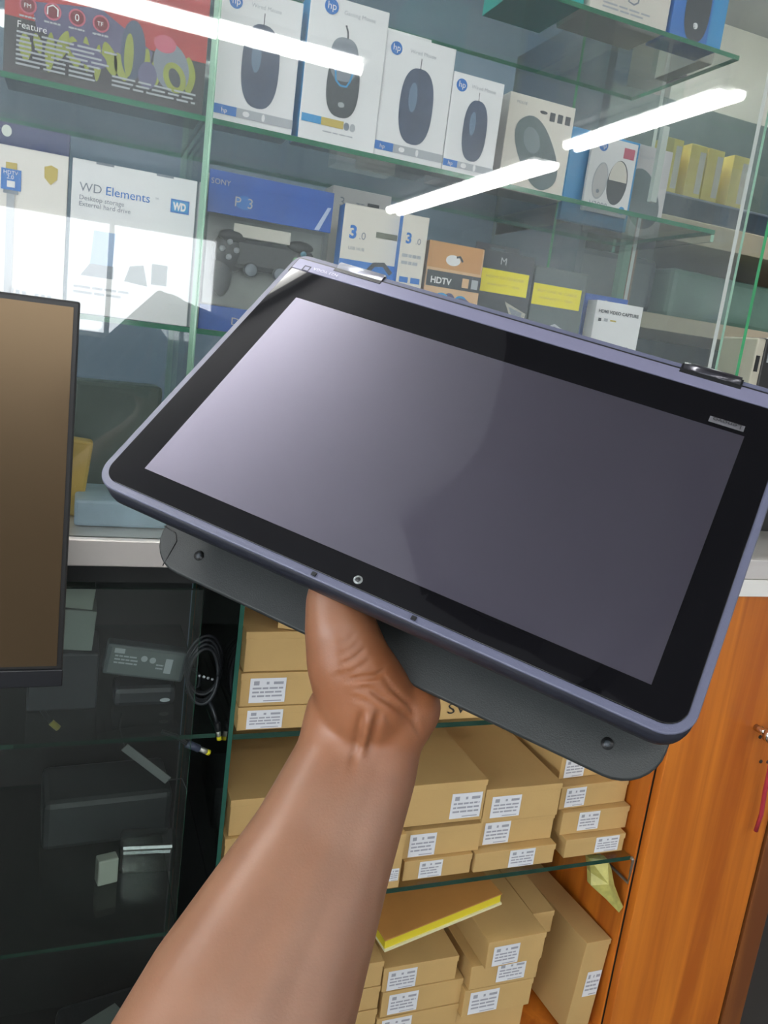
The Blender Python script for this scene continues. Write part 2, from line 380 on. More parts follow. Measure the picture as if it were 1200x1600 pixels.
def mouse_art(style):
    def f(b, w, h):
        if style in ('hp', 'hp2'):
            hp_logo(b, w * .17, h * .88, .0075)
            b.text('Wired Mouse', w * .36, h * .875, .0062, LGREY)
            b.ell(w * .53, h * .46, w * .235, h * .31, NAVYG, 2, 0, e=2.5)
            b.rect(w * .528, h * .60, w * .532, h * .76, BLACK, 3); b.rect(w * .525, h * .76, w * .535, h * .85, DGREY, 2)
            b.ell(w * .47, h * .53, w * .06, h * .12, mat('mouse_sheen_print', (.13, .20, .30), .3), 3)
            b.rect(0, h * .055, w * .28, h * .125, BLUE, 2); b.rect(w * .28, h * .055, w, h * .125, LGREY, 2)
            b.text('hp', w * .09, h * .07, .007, WHITE, 4); b.ell(w * .40, h * .09, .004, .003, WHITE, 3); b.ell(w * .62, h * .09, .002, .004, WHITE, 3)
        elif style == 'game':
            hp_logo(b, w * .26, h * .93, .0085)
            b.text('Gaming Mouse', w * .42, h * .90, .0066, LGREY)
            b.ell(w * .50, h * .42, w * .21, h * .22, DGREY, 2, e=2.6); b.ell(w * .48, h * .60, w * .18, h * .15, MGREY, 3, e=2.6)
            b.ribbon([(p[0], p[2]) for p in [(w * .5, -.002, h * .74), (w * .49, -.002, h * .79), (w * .46, -.002, h * .83)]], .0011, DGREY, 5)
            P = [(w * .30, h * .54), (w * .38, h * .53), (w * .40, h * .45), (w * .46, h * .42), (w * .54, h * .42), (w * .58, h * .46), (w * .61, h * .53), (w * .68, h * .54)]
            b.ribbon([(p[0], p[2]) for p in [(u, -.002, v) for u, v in P]], .0011, SKYB, 5)
            b.ell(w * .5, h * .29, .004, .003, LGREY, 4)
            b.rect(.002, h * .125, w * .27, h * .18, SKYB, 2); b.rect(w * .27, h * .125, w * .56, h * .18, GOLD, 2)
            b.ell(w * .60, h * .15, .0035, .0045, MGREY, 2); b.ell(w * .68, h * .15, .0035, .0045, LGREY, 2); b.lines(w * .3, h * .08, w * .4, 1, .003, LGREY)
        elif style == 'grey':
            b.text('MOUSE', w * .10, h * .90, .005, MGREY)
            b.ell(w * .50, h * .44, w * .27, h * .40, MOUSEG, 2, R(33), e=2.4)
            b.ell(w * .40, h * .56, w * .12, h * .14, mat('mouse_haze_print', (.20, .25, .26), .5), 3, R(28))
            for k in range(3): b.rect(w * (.62 + .12 * k), h * .80, w * (.70 + .12 * k), h * .89, DGREY, 2)
            b.ell(w * .52, h * .87, .006, .002, DGREY, 2)
    return f
MG = 'white wired mouse boxes on the second shelf'
carton('mouse_box', 'white mouse box beside the dark red-topped gadget box, glare across its front', .133, .226, 1.6825, .145, 1.010, .05, WHITE, mouse_art('hp'), side=WHITE, tab=(.01, .085, .03))
carton('mouse_box', 'tall white gaming mouse box with blue spine and jagged blue line on mouse', .233, .330, 1.6825, .160, 1.006, .045, WHITE, mouse_art('game'), side=SKYB)
carton('mouse_box', 'white mouse box with hang-hole card behind, third mouse box from left', .328, .423, 1.6825, .142, 1.008, .045, WHITE, mouse_art('hp'), rz=0, side=WHITE)
carton('mouse_box', 'white mouse box with hanging hole, mostly behind the third mouse box', .338, .425, 1.6825, .150, 1.065, .04, WHITE, None, tab=(.0, .087, .03))
carton('mouse_box', 'smaller white mouse box with dark blue mouse, left of the cream grey one', .424, .496, 1.6825, .118, 1.008, .045, WHITE, mouse_art('hp2'), side=WHITE)
carton('mouse_box', 'plain white box with hanging hole behind the smaller white mouse box', .440, .515, 1.6825, .125, 1.065, .04, WHITE, None, tab=(.0, .07, .02))
carton('mouse_box', 'cream grey mouse box with slanting grey mouse, right of the white mouse boxes', .520, .622, 1.6825, .122, 1.035, .05, CREAM, mouse_art('grey'), side=GREYC)

def art_v3000(b, w, h):
    hp_logo(b, w * .24, h * .88, .008)
    b.rect(w * .70, h * .78, w * .94, h * .92, PINK, 2)
    b.ell(w * .28, h * .42, w * .16, h * .25, LGREY, 2, R(-6)); b.ell(w * .28, h * .42, w * .14, h * .23, GREYC, 3, R(-6)); b.ell(w * .26, h * .28, .003, .003, MGREY, 4)
    b.ell(w * .66, h * .44, w * .22, h * .30, DGREY, 2, R(-4))
    b.poly([(w * .66 + w * .2 * math.cos(a * .1745), h * .46 + h * .27 * math.sin(a * .1745)) for a in range(0, 19)], CREAM, 3)
    b.text('V3000', w * .12, h * .06, .013, MGREY)
    b.ell(w * .86, h * .09, .006, .006, SKYB, 2)
def art_optical(b, w, h):
    b.text('Optical Mouse', w * .48, h * .86, .0068, LGREY)
    b.ell(w * .62, h * .42, w * .26, h * .34, MOUSEG, 2, R(30), e=2.3)
carton('mouse_box', 'bright blue and white mouse carton at right end of second shelf', .690, .815, 1.6825, .135, 1.145, .012, SKYB, None, side=SKYB)
carton('mouse_box', 'white box with two pictured mice and red sticker, before the bright blue carton', .7185, .802, 1.700, .110, 1.131, .006, WHITE, art_v3000)
carton('mouse_box', 'pale grey mouse box behind the white one with red sticker, right end of second shelf', .770, .893, 1.6825, .140, 1.162, .04, GREYC, art_optical, side=GREYC)

# top shelf
def art_top(b, w, h):
    b.text('hp', w * .3, h * .3, .02, WHITE); b.lines(.006, .012, w * .7, 2, .004, LGREY)
carton('accessory_box', 'teal box on the top glass shelf', .50, .592, 1.9155, .12, 1.008, .11, TEAL, None)
def art_cream(b, w, h):
    b.ribbon([(p[0], p[2]) for p in [(w * .45, -.001, .034), (w * .46, -.001, .022), (w * .53, -.001, .020), (w * .58, -.001, .024), (w * .58, -.001, .034)]], .0012, MGREY, 5)
    b.lines(w * .15, .012, w * .62, 2, .005, LGREY)
carton('accessory_box', 'cream box with printed grey line drawing on the top glass shelf', .600, .724, 1.9155, .13, 1.006, .08, CREAM, art_cream)
def art_blue(b, w, h):
    b.ell(w * .45, .045, w * .24, .045, DGREY, 2, e=2.6); b.ell(w * .45, .02, .004, .004, WHITE, 3); b.text('G', w * .40, .017, .006, DGREY, 4)
    b.rect(w * .72, 0, w, h, SKYB, 2)
carton('mouse_box', 'blue box with black mouse at right end of the top shelf', .730, .818, 1.9155, .13, 1.006, .05, BLUE, art_blue, side=BLUE)
carton('accessory_box', 'pale grey box standing beside the blue box on the top shelf', .822, .846, 1.9155, .13, 1.05, .10, CREAM, None)

# middle shelf
def art_hdmi(b, w, h):
    b.rect(0, h * .88, w, h, NAVY, 1)
    b.ell(w * .23, h * .955, .005, .006, mat('pale_print', (.6, .65, .6), .4), 2)
    u = w * .30
    b.rect(u - .0055, h * .755, u + .0055, h * .79, GOLD, 2); b.rect(u - .010, h * .64, u + .010, h * .755, BLUE, 2); b.rect(u - .0075, h * .62, u + .0075, h * .64, MGREY, 2)
    b.rect(u - .004, h * .05, u + .004, h * .62, LGREY, 2); b.rect(u - .004, h * .655, u + .004, h * .69, WHITE, 3)
    b.text('HDTV', u - .008, h * .725, .0055, WHITE, 3); b.text('2.0', u - .0045, h * .70, .006, WHITE, 3)
    b.poly([(w * .70, h * .80), (w * .785, h * .815), (w * .87, h * .80), (w * .865, h * .74), (w * .785, h * .705), (w * .705, h * .74)], GOLD, 2)
    rr = random.Random(2)
    for k in range(12): x = w * .08 * k; b.rect(x, .002, x + w * .05, rr.uniform(.008, .02), LGREY, 2)
carton('cable_box', 'white cable box with navy top and blue plug picture at far left', -.10, -.018, 1.4465, .19, 1.02, .04, mat('warm_white_card', (.80, .76, .70), .4, var=.04), art_hdmi, side=NAVY)
def art_wd(b, w, h):
    b.text('WD', w * .06, h * .80, .0135, MGREY); b.text('Elements', w * .26, h * .80, .0135, BLUE); b.text('TM', w * .66, h * .83, .003, MGREY)
    b.text('Desktop storage', w * .06, h * .745, .0072, MGREY); b.text('External hard drive', w * .06, h * .705, .0072, MGREY)
    b.rect(w * .79, h * .765, w * .945, h * .855, BLUE, 2); b.rect(w * .8, h * .775, w * .935, h * .845, SKYB, 3); b.text('WD', w * .812, h * .785, .0115, WHITE, 4, bold=.0006, w=w * .11)
    lb = mat('pale_blue_print', (.30, .42, .62), .4)
    b.poly([(w * .17, h * .34), (w * .35, h * .34), (w * .36, h * .56), (w * .19, h * .56)], lb, 2)
    b.poly([(w * .10, h * .255), (w * .36, h * .255), (w * .36, h * .34), (w * .17, h * .34)], MGREY, 2)
    b.poly([(w * .45, h * .255), (w * .64, h * .24), (w * .60, h * .38), (w * .49, h * .36)], MOUSEG, 2); b.rect(w * .67, h * .26, w * .80, h * .40, MOUSEG, 2)
    b.lines(w * .05, h * .17, w * .45, 2, .006, LGREY)
    b.rect(w * .18, h * .985, w * .32, h, MGREY, 2); b.rect(w * .66, h * .985, w * .80, h, MGREY, 2)
carton('hard_drive_box', 'white external hard drive box with small blue logo square, behind the glass at left', -.014, .123, 1.4465, .168, 1.022, .05, WHITE, art_wd)

def gamepad_pack():
    x0, x1, y, z0, h = .140, .298, 1.05, 1.4465, .19
    w = x1 - x0
    t = thing('gamepad_pack', 'blister pack of black game controller with deep blue header card', 'game controller', (x0, y, z0))
    b = MB(); b.box(0, w, .03, .034, 0, h, mat('pack_backing', (.36, .38, .36), .5, var=.3, scale=40), .0005)
    b.build('backing_card', t)
    b = MB(); b.box(0, w, -.001, .001, h * .74, h, DEEPB, .0004)
    b.M = Matrix.Translation((0, -.0014, 0))
    b.text('SONY', .002, h * .915, .009, LGREY); b.text('P', w * .20, h * .80, .017, LGREY); b.text('3', w * .30, h * .80, .017, LGREY); b.ell(w * .28, h * .83, .011, .008, BLUE, 1)
    b.poly([(w * .86, h * .745), (w * .90, h * .745), (w * .985, h * .90), (w * .955, h * .90)], mat('pale_flash_print', (.45, .55, .75), .4), 2)
    b.build('header_card', t)
    b = MB(); b.box(0, w, -.001, .001, 0, h * .16, DEEPB, .0004); b.M = Matrix.Translation((0, -.0014, 0)); b.text('DUALSHOCK', w * .25, h * .05, .013, LGREY, w=w * .6)
    b.build('footer_card', t)
    K = mat('black_controller', (.02, .022, .025), .35)
    b = MB()
    b.box(w * .24, w * .78, .006, .028, h * .42, h * .62, K, .006)
    for sgn, c in ((-1, w * .22), (1, w * .78)):
        b.ball((c, .018, h * .52), .023, K, (1, .6, 1.1)); b.ball((c + sgn * .008, .018, h * .38), .015, K, (.9, .7, 2.0))
        b.ball((c, .010, h * .62), .016, K, (1.1, .7, .5))
    pad = b.build('controller', t)
    for c in (w * .38, w * .62): b = MB(); b.cyl((c, .008, h * .42), (c, -.0005, h * .42), .009, DGREY); b.cyl((c, 0, h * .42), (c, -.001, h * .42), .0075, MGREY); b.build('thumb_stick', pad)
    for a in range(4):
        for c, m in ((w * .20, LGREY), (w * .80, mat('button_tone_%d' % a, [(.4, .1, .1), (.1, .3, .4), (.15, .35, .15), (.35, .25, .4)][a], .4))):
            b = MB(); b.cyl((c + .009 * math.cos(a * 1.5708), .008, h * .53 + .009 * math.sin(a * 1.5708)), (c + .009 * math.cos(a * 1.5708), .001, h * .53 + .009 * math.sin(a * 1.5708)), .0035, m); b.build('button', pad)
    b = MB(); b.box(w * .22, w * .68, .002, .004, h * .62, h * .70, CREAM, .0005); b.build('paper_insert', t)
    b = MB(); b.box(.002, w - .002, -.002, .03, h * .17, h * .735, glass('blister_plastic', (.95, .96, .95), .06, .08)); b.build('blister', t)
gamepad_pack()

def art_30(b, w, h):
    b.rect(0, 0, w, h * .62, BLUE, 1)
    b.text('3', w * .11, h * .77, .022, BLUE, bold=.0008); b.text('.0', w * .28, h * .77, .013, MGREY); b.text('USB HUB', w * .12, h * .69, .0055, MGREY)
    b.rect(w * .56, h * .80, w * .92, h * .84, mat('olive_print', (.16, .17, .12), .5), 2)
    b.ribbon([(p[0], p[2]) for p in [(w * .45, -.003, h * .46), (w * .47, -.003, h * .55), (w * .58, -.003, h * .61), (w * .74, -.003, h * .62), (w * .88, -.003, h * .56)]], .003, DGREY, 5)
    b.rect(w * .30, 0, w * .72, h * .46, MGREY, 2); b.ell(w * .51, h * .46, w * .21, .01, MGREY, 2)
carton('adapter_box', 'white and blue adapter box marked 3.0, right of the game controller pack', .311, .392, 1.4465, .180, 1.04, .03, CREAM, art_30, rz=-3, side=BLUE)
carton('adapter_box', 'grey box edge marked 3 standing above the 3.0 adapter boxes', .318, .405, 1.4465, .215, 1.13, .04, GREYC, lambda b, w, h: (b.text('3', w * .12, h * .88, .018, MGREY), b.text('TF', w * .4, h * .88, .012, MGREY), b.rect(w * .6, h * .88, w * .8, h * .93, DGREY, 2)))
def art_30s(b, w, h):
    b.text('3', w * .16, h * .80, .018, BLUE, bold=.0006); b.text('.0', w * .55, h * .80, .011, MGREY); b.lines(w * .1, h * .70, w * .75, 2, .009, LGREY)
    b.rect(w * .10, h * .52, w * .44, h * .56, BLUE, 2); b.rect(w * .54, h * .52, w * .90, h * .56, BLUE, 2)
    b.ell(w * .48, h * .40, w * .28, .006, BLUE, 2)
carton('adapter_box', 'slim white adapter box with small blue squares, left of orange cable box', .386, .422, 1.4465, .178, 1.022, .03, CREAM, art_30s, rz=-2, side=BLUE)
def art_hdtv(b, w, h):
    b.rect(0, h * .78, w * .97, h, ORNG, 1); b.rect(w * .02, h * .62, w, h * .755, DGREY, 2)
    b.text('HDTV', w * .09, h * .65, .0115, WHITE, 3, bold=.0003); b.rect(w * .66, h * .645, w * .78, h * .725, PEACH, 3); b.rect(w * .83, h * .645, w * .95, h * .725, LGREY, 3)
    b.ell(w * .45, h * .86, w * .13, .007, WHITE, 2); b.ribbon([(p[0], p[2]) for p in [(w * .5, -.002, h * .89), (w * .56, -.002, h * .90), (w * .62, -.002, h * .86)]], .0015, DGREY, 5)
    rr = random.Random(6)
    for k in range(9): b.ell(w * rr.uniform(.28, .78), h * rr.uniform(.38, .54), rr.uniform(.008, .013), rr.uniform(.008, .013), [SKYB, BLUE, PURP][k % 3], 2 + k * .3)
carton('cable_box', 'orange card pack marked HDTV with blue splash', .430, .513, 1.4465, .153, 1.03, .03, PEACH, art_hdtv)
def art_yel(k):
    def f(b, w, h):
        b.rect(.0, h * .64, w * .92, h * .84, YEL, 2)
        b.text('BUY ONE 4K CABLE' if k else 'HDMI EXTENDER', w * .08, h * .765, .0055, GOLD, 3, w=w * .75); b.text('WARRANTY 1 YEAR', w * .12, h * .70, .005, GOLD, 3, w=w * .65)
        if k == 0:
            b.poly([(w * .52, h * .58), (w * .96, h * .50), (w * .90, h * .22)], mat('braid_print', (.40, .38, .33), .6, var=.3, scale=300), 2)
            b.poly([(w * .60, h * .54), (w * .88, h * .50), (w * .85, h * .34)], MGREY, 3)
            b.text('M', w * .32, h * .89, .014, LGREY)
        else:
            b.ribbon([(p[0], p[2]) for p in [(w * .28, -.002, h * .30), (w * .32, -.002, h * .42), (w * .5, -.002, h * .47), (w * .75, -.002, h * .40)]], .0018, LGREY, 5)
            b.rect(w * .2, h * .1, w * .95, h * .3, CREAM, 2)
    return f
carton('cable_box', 'black cable box with yellow sticker, right of the orange card pack', .520, .602, 1.4465, .157, 1.045, .03, DGREY, art_yel(0), tab=(.0, .07, .012))
carton('cable_box', 'grey black cable box with yellow sticker, next to the blue hanging card', .608, .697, 1.4465, .148, 1.05, .03, mat('smoky_card', (.10, .13, .13), .4, var=.3), art_yel(1))
carton('adapter_box', 'deep blue hanging card behind the white video capture box', .742, .823, 1.4465, .130, 1.115, .012, DEEPB, lambda b, w, h: b.ribbon([(p[0], p[2]) for p in [(w * .45, -.002, h * .94), (w * .55, -.002, h * .90), (w * .62, -.002, h * .86)]], .002, CREAM, 5))
def art_cap(b, w, h):
    b.text('HDMI VIDEO CAPTURE', w * .06, h * .85, .0068, DGREY, bold=.0002, w=w * .86)
    b.rect(w * .08, h * .74, w * .14, h * .78, DGREY, 2); b.rect(w * .20, h * .745, w * .28, h * .785, LGREY, 2); b.rect(w * .33, h * .755, w * .46, h * .775, GOLD, 2)
    b.poly([(w * .25, h * .16), (w * .62, h * .42), (w * .68, h * .38), (w * .36, h * .12)], MGREY, 2); b.poly([(w * .36, h * .12), (w * .68, h * .38), (w * .78, h * .46), (w * .86, h * .42), (w * .50, h * .06)], DGREY, 3)
carton('capture_box', 'small white video capture box before the deep blue hanging card', .735, .822, 1.4465, .118, 1.072, .025, WHITE, art_cap)

# ------------------------------------------------------------------ lower cabinets
lowc = thing('glass_storage_cabinet', 'lower glass-shelved cabinet holding stacked brown cartons', 'cabinet', (.22, 1.0, 0))
def lpart(b, name, M=None): return b.build(name, lowc, Matrix.Identity(4) if M is None else M)
WO = wood('orange_wood', (.42, .105, .012), (.64, .20, .022), .38)
WB = wood('brown_wood', (.16, .05, .015), (.26, .09, .02), .4)
DARKP = mat('dark_cabinet_panel', (.012, .014, .014), .5)
def glass_low(x0, x1, y0, y1, z0, z1, name, front=GED, right=GD, top=GD, g=GD): return glass_box(x0, x1, y0, y1, z0, z1, name, front, right, top, g, lpart)
glass_low(.223, .962, 1.0, 1.42, .902, .910, 'shelf')
glass_low(.223, .955, 1.0, 1.42, .622, .630, 'shelf')
glass_low(.2165, .2225, 1.0, 1.42, .0, 1.154, 'side_panel', front=mat('deep_green_edge', (.02, .10, .07), .15))
b = MB(); b.box(.2235, .2255, 1.03, 1.415, .27, 1.15, DARKP); lpart(b, 'inner_lining')
b = MB(); b.box(.2225, .965, 1.42, 1.44, .0, 1.154, WO); lpart(b, 'back_panel')
b = MB(); b.box(.2225, .965, 1.0, 1.42, .22, .262, WO); lpart(b, 'bottom_board')
b = MB(); b.box(.964, .968, 1.0, 1.42, 0, 1.154, WO); lpart(b, 'wooden_side')
b = MB(); b.tube([(.958, 1.0, .626), (.963, 1.0, .62), (.962, 1.0, .575), (.93, 1.06, .60)], .003, mat('steel_wire', (.4, .4, .38), .3, .8)); lpart(b, 'shelf_clip')

dark = thing('glass_counter', 'dark glass-fronted counter holding chargers and cables at lower left', 'counter', (-.25, 1.0, 0))
def dpart(b, name): return b.build(name, dark, Matrix.Identity(4))
b = MB(); b.box(-.75, .167, .998, 1.004, .12, 1.118, GD, right=GE, top=GED); dpart(b, 'front_pane')
b = MB(); b.box(-.75, .20, 1.004, 1.42, .905, .911, GD, front=GED, right=GED); dpart(b, 'shelf')
b = MB(); b.box(-.75, .17, 1.004, 1.42, .60, .606, GD, front=GED, right=GED); dpart(b, 'shelf')
b = MB(); b.box(-.75, .215, 1.42, 1.44, 0, 1.154, DARKP); dpart(b, 'back_panel')
b = MB(); b.box(-.75, .215, 1.0, 1.42, 0, .12, DARKP); dpart(b, 'plinth')
b = MB(); b.box(-.75, .1635, 1.02, 1.40, 1.12, 1.153, DARKP); dpart(b, 'top_rail')
b = MB(); b.box(-.76, -.75, 1.0, 1.42, 0, 1.154, DARKP); dpart(b, 'side_panel')

wc = thing('wooden_cabinet', 'orange wood cabinet door beside the glass cabinet at lower right', 'cabinet', (1.1, 1.0, 0))
def wpart(b, name): return b.build(name, wc, Matrix.Identity(4))
b = MB(); b.box(.969, 1.6, .975, 1.42, 1.154, 1.187, mat('aluminium_sill'), .0015); wpart(b, 'countertop')
b = MB(); b.box(.974, 1.249, .985, 1.003, .03, 1.122, WO, .0012); dr = wpart(b, 'door')
b = MB(); b.box(.969, 1.255, 1.004, 1.42, .0, 1.153, DARKP); wpart(b, 'body')
b = MB(); b.box(1.258, 1.31, .985, 1.42, .0, 1.122, WB, .001); wpart(b, 'side_board')
b = MB(); b.box(.969, 1.6, .974, .984, 1.124, 1.153, mat('white_edge_trim', (.80, .79, .74), .5)); wpart(b, 'edge_trim')
for px, z in ((1.177, .872), (1.178, .855), (1.194, .805), (1.212, .803)): b = MB(); b.cyl((px, .9835, z), (px, .9852, z), .0035, mat('screw_hole', (.03, .02, .012), .8)); b.build('screw_hole', dr)
b = MB(); CH = mat('chrome', (.75, .72, .65), .12, 1.0); b.cyl((1.162, .985, .875), (1.162, .955, .875), .006, CH); b.cyl((1.162, .957, .875), (1.162, .945, .875), .013, CH); b.ball((1.162, .945, .875), .013, CH, (1, .5, 1)); b.build('knob', dr)
b = MB(); b.tube([(1.162, .943, .860), (1.178, .950, .81), (1.192, .96, .76), (1.203, .965, .71), (1.208, .972, .67)], .004, mat('red_cord', (.42, .03, .05), .7)); tag(b.build('hanging_cord'), 'red and pink cord hanging from the chrome knob at right edge', 'cord')

# cartons in the lower cabinet
CG = None
def brown(label, x0, x1, z0, z1, y, depth, lab=None, rz=0, mark=None, lab_rot=0):
    t = thing('cardboard_box', label, 'box', (x0, y, z0), rz)
    w, h = x1 - x0, z1 - z0
    b = MB(); b.box(0, w, 0, depth, 0, h, CARD, .0012)
    b.build('carton', t)
    b = MB(); b.box(-.0008, w + .0008, -.0008, depth, h - .010, h + .0006, CARD, .0006); b.build('lid_flap', t)
    if lab:
        u0, u1, v0, v1 = lab
        u0, u1, v0, v1 = u0 * w, u1 * w, v0 * h, v1 * h
        b = MB(); b.M = Matrix.Translation(((u0 + u1) / 2, -.0011, (v0 + v1) / 2)) @ Matrix.Rotation(R(lab_rot), 4, 'Y')
        a, c = (u1 - u0) / 2, (v1 - v0) / 2
        b.box(-a, a, -.0003, 0, -c, c, LABEL)
        b.M = b.M @ Matrix.Translation((0, -.0002, 0))
        sd = int(x0 * 1000 + z0 * 100)
        b.rect(-a * .8, c * .45, -a * .5, c * .78, INK, 2); b.rect(-a * .1, c * .5, a * .05, c * .72, INK, 2); b.rect(a * .3, c * .5, a * .85, c * .72, INK, 2)
        b.lines(-a * .85, c * .12, a * 1.7, 3, c * .32, INK, 2, sd); b.rect(-a * .2, -c * .88, a * .8, -c * .8, INK, 2)
        b.build('paper_label', t)
    if mark:
        b = MB(); b.M = Matrix.Translation((0, -.0012, 0)); b.text(mark, w * .51, h * .28, .024, MARK, w=.032); b.build('marker_writing', t)
    return t
# upper lower-cabinet shelf
brown('kraft carton with white label, bottom of stack left of the wrist', .229, .44, .9105, .945, 1.008, .30, (.06, .30, .08, .88))
brown('kraft carton with white label, second from bottom of stack left of the wrist', .229, .44, .9465, .9955, 1.008, .30, (.06, .30, .12, .86))
brown('plain deep kraft carton above the two labelled ones left of the wrist', .231, .45, .997, 1.055, 1.010, .28)
brown('tilted kraft carton on top of the stack left of the wrist', .275, .47, 1.0565, 1.10, 1.02, .22, (.18, .5, .1, .8), rz=-22)
brown('kraft carton with handwritten letters SV right of the hand', .455, .640, .9105, .948, 1.008, .30, None, mark='SV')
brown('kraft carton hidden mostly behind the tablet above the SV carton', .60, .80, .949, .99, 1.05, .28)
# middle shelf
brown('wide kraft carton at left of middle shelf partly behind forearm', .232, .425, .745, .802, 1.01, .36)
brown('kraft carton under the wide one at left of middle shelf', .228, .415, .6905, .744, 1.005, .36)
brown('kraft carton at the very bottom left of the middle shelf', .228, .415, .6305, .689, 1.005, .34)
brown('wide kraft carton with label at right corner right of forearm', .452, .647, .7255, .797, 1.015, .36, (.69, .97, .10, .72))
brown('kraft carton with label on left, middle of stack right of forearm', .512, .6525, .6665, .716, 1.018, .34, (.09, .42, .06, .86))
brown('kraft carton with label in the middle under the left-labelled one right of forearm', .519, .639, .6305, .6655, 1.012, .34, (.22, .56, .08, .92), rz=0)
brown('upright narrow kraft carton with small print beside forearm', .472, .508, .6305, .724, 1.0, .32, (.35, .9, .15, .38))
brown('kraft carton with label left, top of the middle stack', .650, .795, .716, .776, 1.018, .36, (.09, .47, .14, .78))
brown('kraft carton with label left, second of the middle stack', .6545, .797, .667, .7145, 1.026, .34, (.06, .40, .06, .90))
brown('kraft carton with central label, bottom of the middle stack', .645, .798, .6305, .6655, 1.01, .34, (.42, .74, .06, .96))
brown('kraft carton under the tablet corner, top of the right stack', .818, .960, .756, .803, 1.06, .34, (.06, .36, .05, .8), rz=3)
brown('kraft carton with label left, second of the right stack', .812, .956, .711, .7545, 1.038, .35, (.07, .36, .1, .92), rz=2)
brown('kraft carton with label near centre, third of the right stack', .818, .958, .6665, .7095, 1.03, .33, (.24, .55, .14, .95))
brown('kraft carton with label right, bottom of the right stack', .824, .948, .6305, .6655, 1.016, .32, (.50, .90, .12, .96))
# lowest shelf
brown('kraft carton at left below the forearm edge, top of low stack', .430, .512, .432, .478, 1.02, .30)
brown('kraft carton, second of the low stack against the forearm', .430, .512, .388, .430, 1.02, .30)
brown('kraft carton, third of the low stack against the forearm', .430, .512, .34, .386, 1.02, .30)
brown('kraft carton with label under the brown notebook, left column', .516, .652, .415, .461, 1.022, .32, (.06, .44, .05, .85))
brown('kraft carton with label, second in the left column under the notebook', .520, .668, .364, .413, 1.022, .34, (.08, .44, .1, .88))
brown('kraft carton with label cut by the photo edge, left column', .516, .668, .318, .362, 1.022, .34, (.06, .42, .1, .92))
brown('open ended kraft carton with label, top of centre column', .690, .803, .450, .502, .995, .34, (.10, .55, .08, .80), rz=1)
brown('kraft carton with label, second of centre column', .672, .806, .402, .4485, 1.006, .34, (.38, .80, .15, .95))
brown('kraft carton with label at bottom of centre column', .668, .803, .345, .3995, 1.008, .34, (.08, .50, .1, .9))
brown('long kraft carton behind the open ended one in centre column', .806, .850, .456, .500, 1.045, .34, rz=0)
for (x0, x1, z0, z1) in ((.43, .512, .264, .338), (.516, .668, .264, .316), (.668, .81, .264, .343)):
    brown('kraft carton at the base of a low stack below the photo edge', x0, x1, z0, z1, 1.03, .32)['group'] = 'base cartons of the low stacks'
t = brown('large kraft carton standing on edge at right of the low shelf', .0, .056, 0, .185, 0, .33, (.35, .95, .38, .66), lab_rot=0)
t.location = (.891, 1.005, .270); t.rotation_euler = (0, R(4), R(4))

# notebook / padded envelope
nb = thing('notebook', 'brown notebook with yellow page edges lying across the low cartons', 'notebook', (.505, 1.01, .505), 14)
LE_ = mat('brown_leather_cover', (.46, .22, .06), .45, var=.15, scale=20)
b = MB(); b.box(0, .235, 0, .15, .021, .0235, LE_, .0008); b.build('top_cover', nb)
b = MB(); b.box(.001, .233, .002, .148, .004, .0208, mat('yellow_pages', (.72, .60, .03), .6, var=.1)); b.build('page_block', nb)
b = MB(); b.box(0, .235, -.001, .15, 0, .004, mat('pale_backing', (.75, .72, .45), .6)); b.build('bottom_cover', nb)
nb.rotation_euler = (R(4), R(-6), R(9))

b = MB(); PL = mat('yellow_plastic_wrap', (.45, .42, .12), .3, var=.5, scale=60)
pts = [(.882, 1.02, .621), (.915, 1.01, .621), (.928, 1.01, .60), (.932, 1.0, .575), (.950, 1.0, .545), (.958, .995, .530), (.948, .992, .522), (.920, 1.0, .548), (.890, 1.01, .572), (.893, 1.02, .590)]
ctr = Vector((.915, .995, .582))
for i in range(len(pts)): b.face([pts[i], pts[(i + 1) % len(pts)], ctr], PL); 
for i in range(len(pts)):
    p, q = Vector(pts[i]) + Vector((0, .012, 0)), Vector(pts[(i + 1) % len(pts)]) + Vector((0, .012, 0)); b.face([q, p, ctr + Vector((0, .02, 0))], PL); b.face([pts[i], p, q, pts[(i + 1) % len(pts)]], PL)
tag(b.build('plastic_wrapper'), 'crumpled yellowish plastic wrapper hanging under shelf beside orange wood', 'wrapper')

# ------------------------------------------------------------------ tablet laptop
LM = Matrix(((0.708715, 0.589432, -0.387676, 0.118604), (-0.686082, 0.447805, -0.573379, 0.474417), (-0.164364, 0.672340, 0.721764, 1.472421), (0, 0, 0, 1)))
lap = thing('convertible_laptop', 'dark slate convertible laptop folded back as a tablet, held up in the hand', 'laptop', M=LM)
SL = mat('slate_plastic', (.095, .102, .155), .38, var=.05, scale=60, bump=.12)
SLD = mat('dark_slate_plastic', (.016, .018, .027), .42, var=.08, scale=60, bump=.1)
BASE = mat('charcoal_base_plastic', (.024, .028, .028), .45, var=.08, scale=60, bump=.15)
BEZ = mat('black_bezel_glass', (.004, .004, .005), .02, spec=.4, var=0)
def rrect(x0, x1, y0, y1, rb, rt=None, n=8):
    P = []; rt = rb if rt is None else rt
    for cx, cy, a0, r in ((x1 - rt, y1 - rt, 0, rt), (x0 + rt, y1 - rt, 90, rt), (x0 + rb, y0 + rb, 180, rb), (x1 - rb, y0 + rb, 270, rb)):
        for k in range(n + 1): a = R(a0 + 90 * k / n); P.append((cx + r * math.cos(a), cy + r * math.sin(a)))
    return P
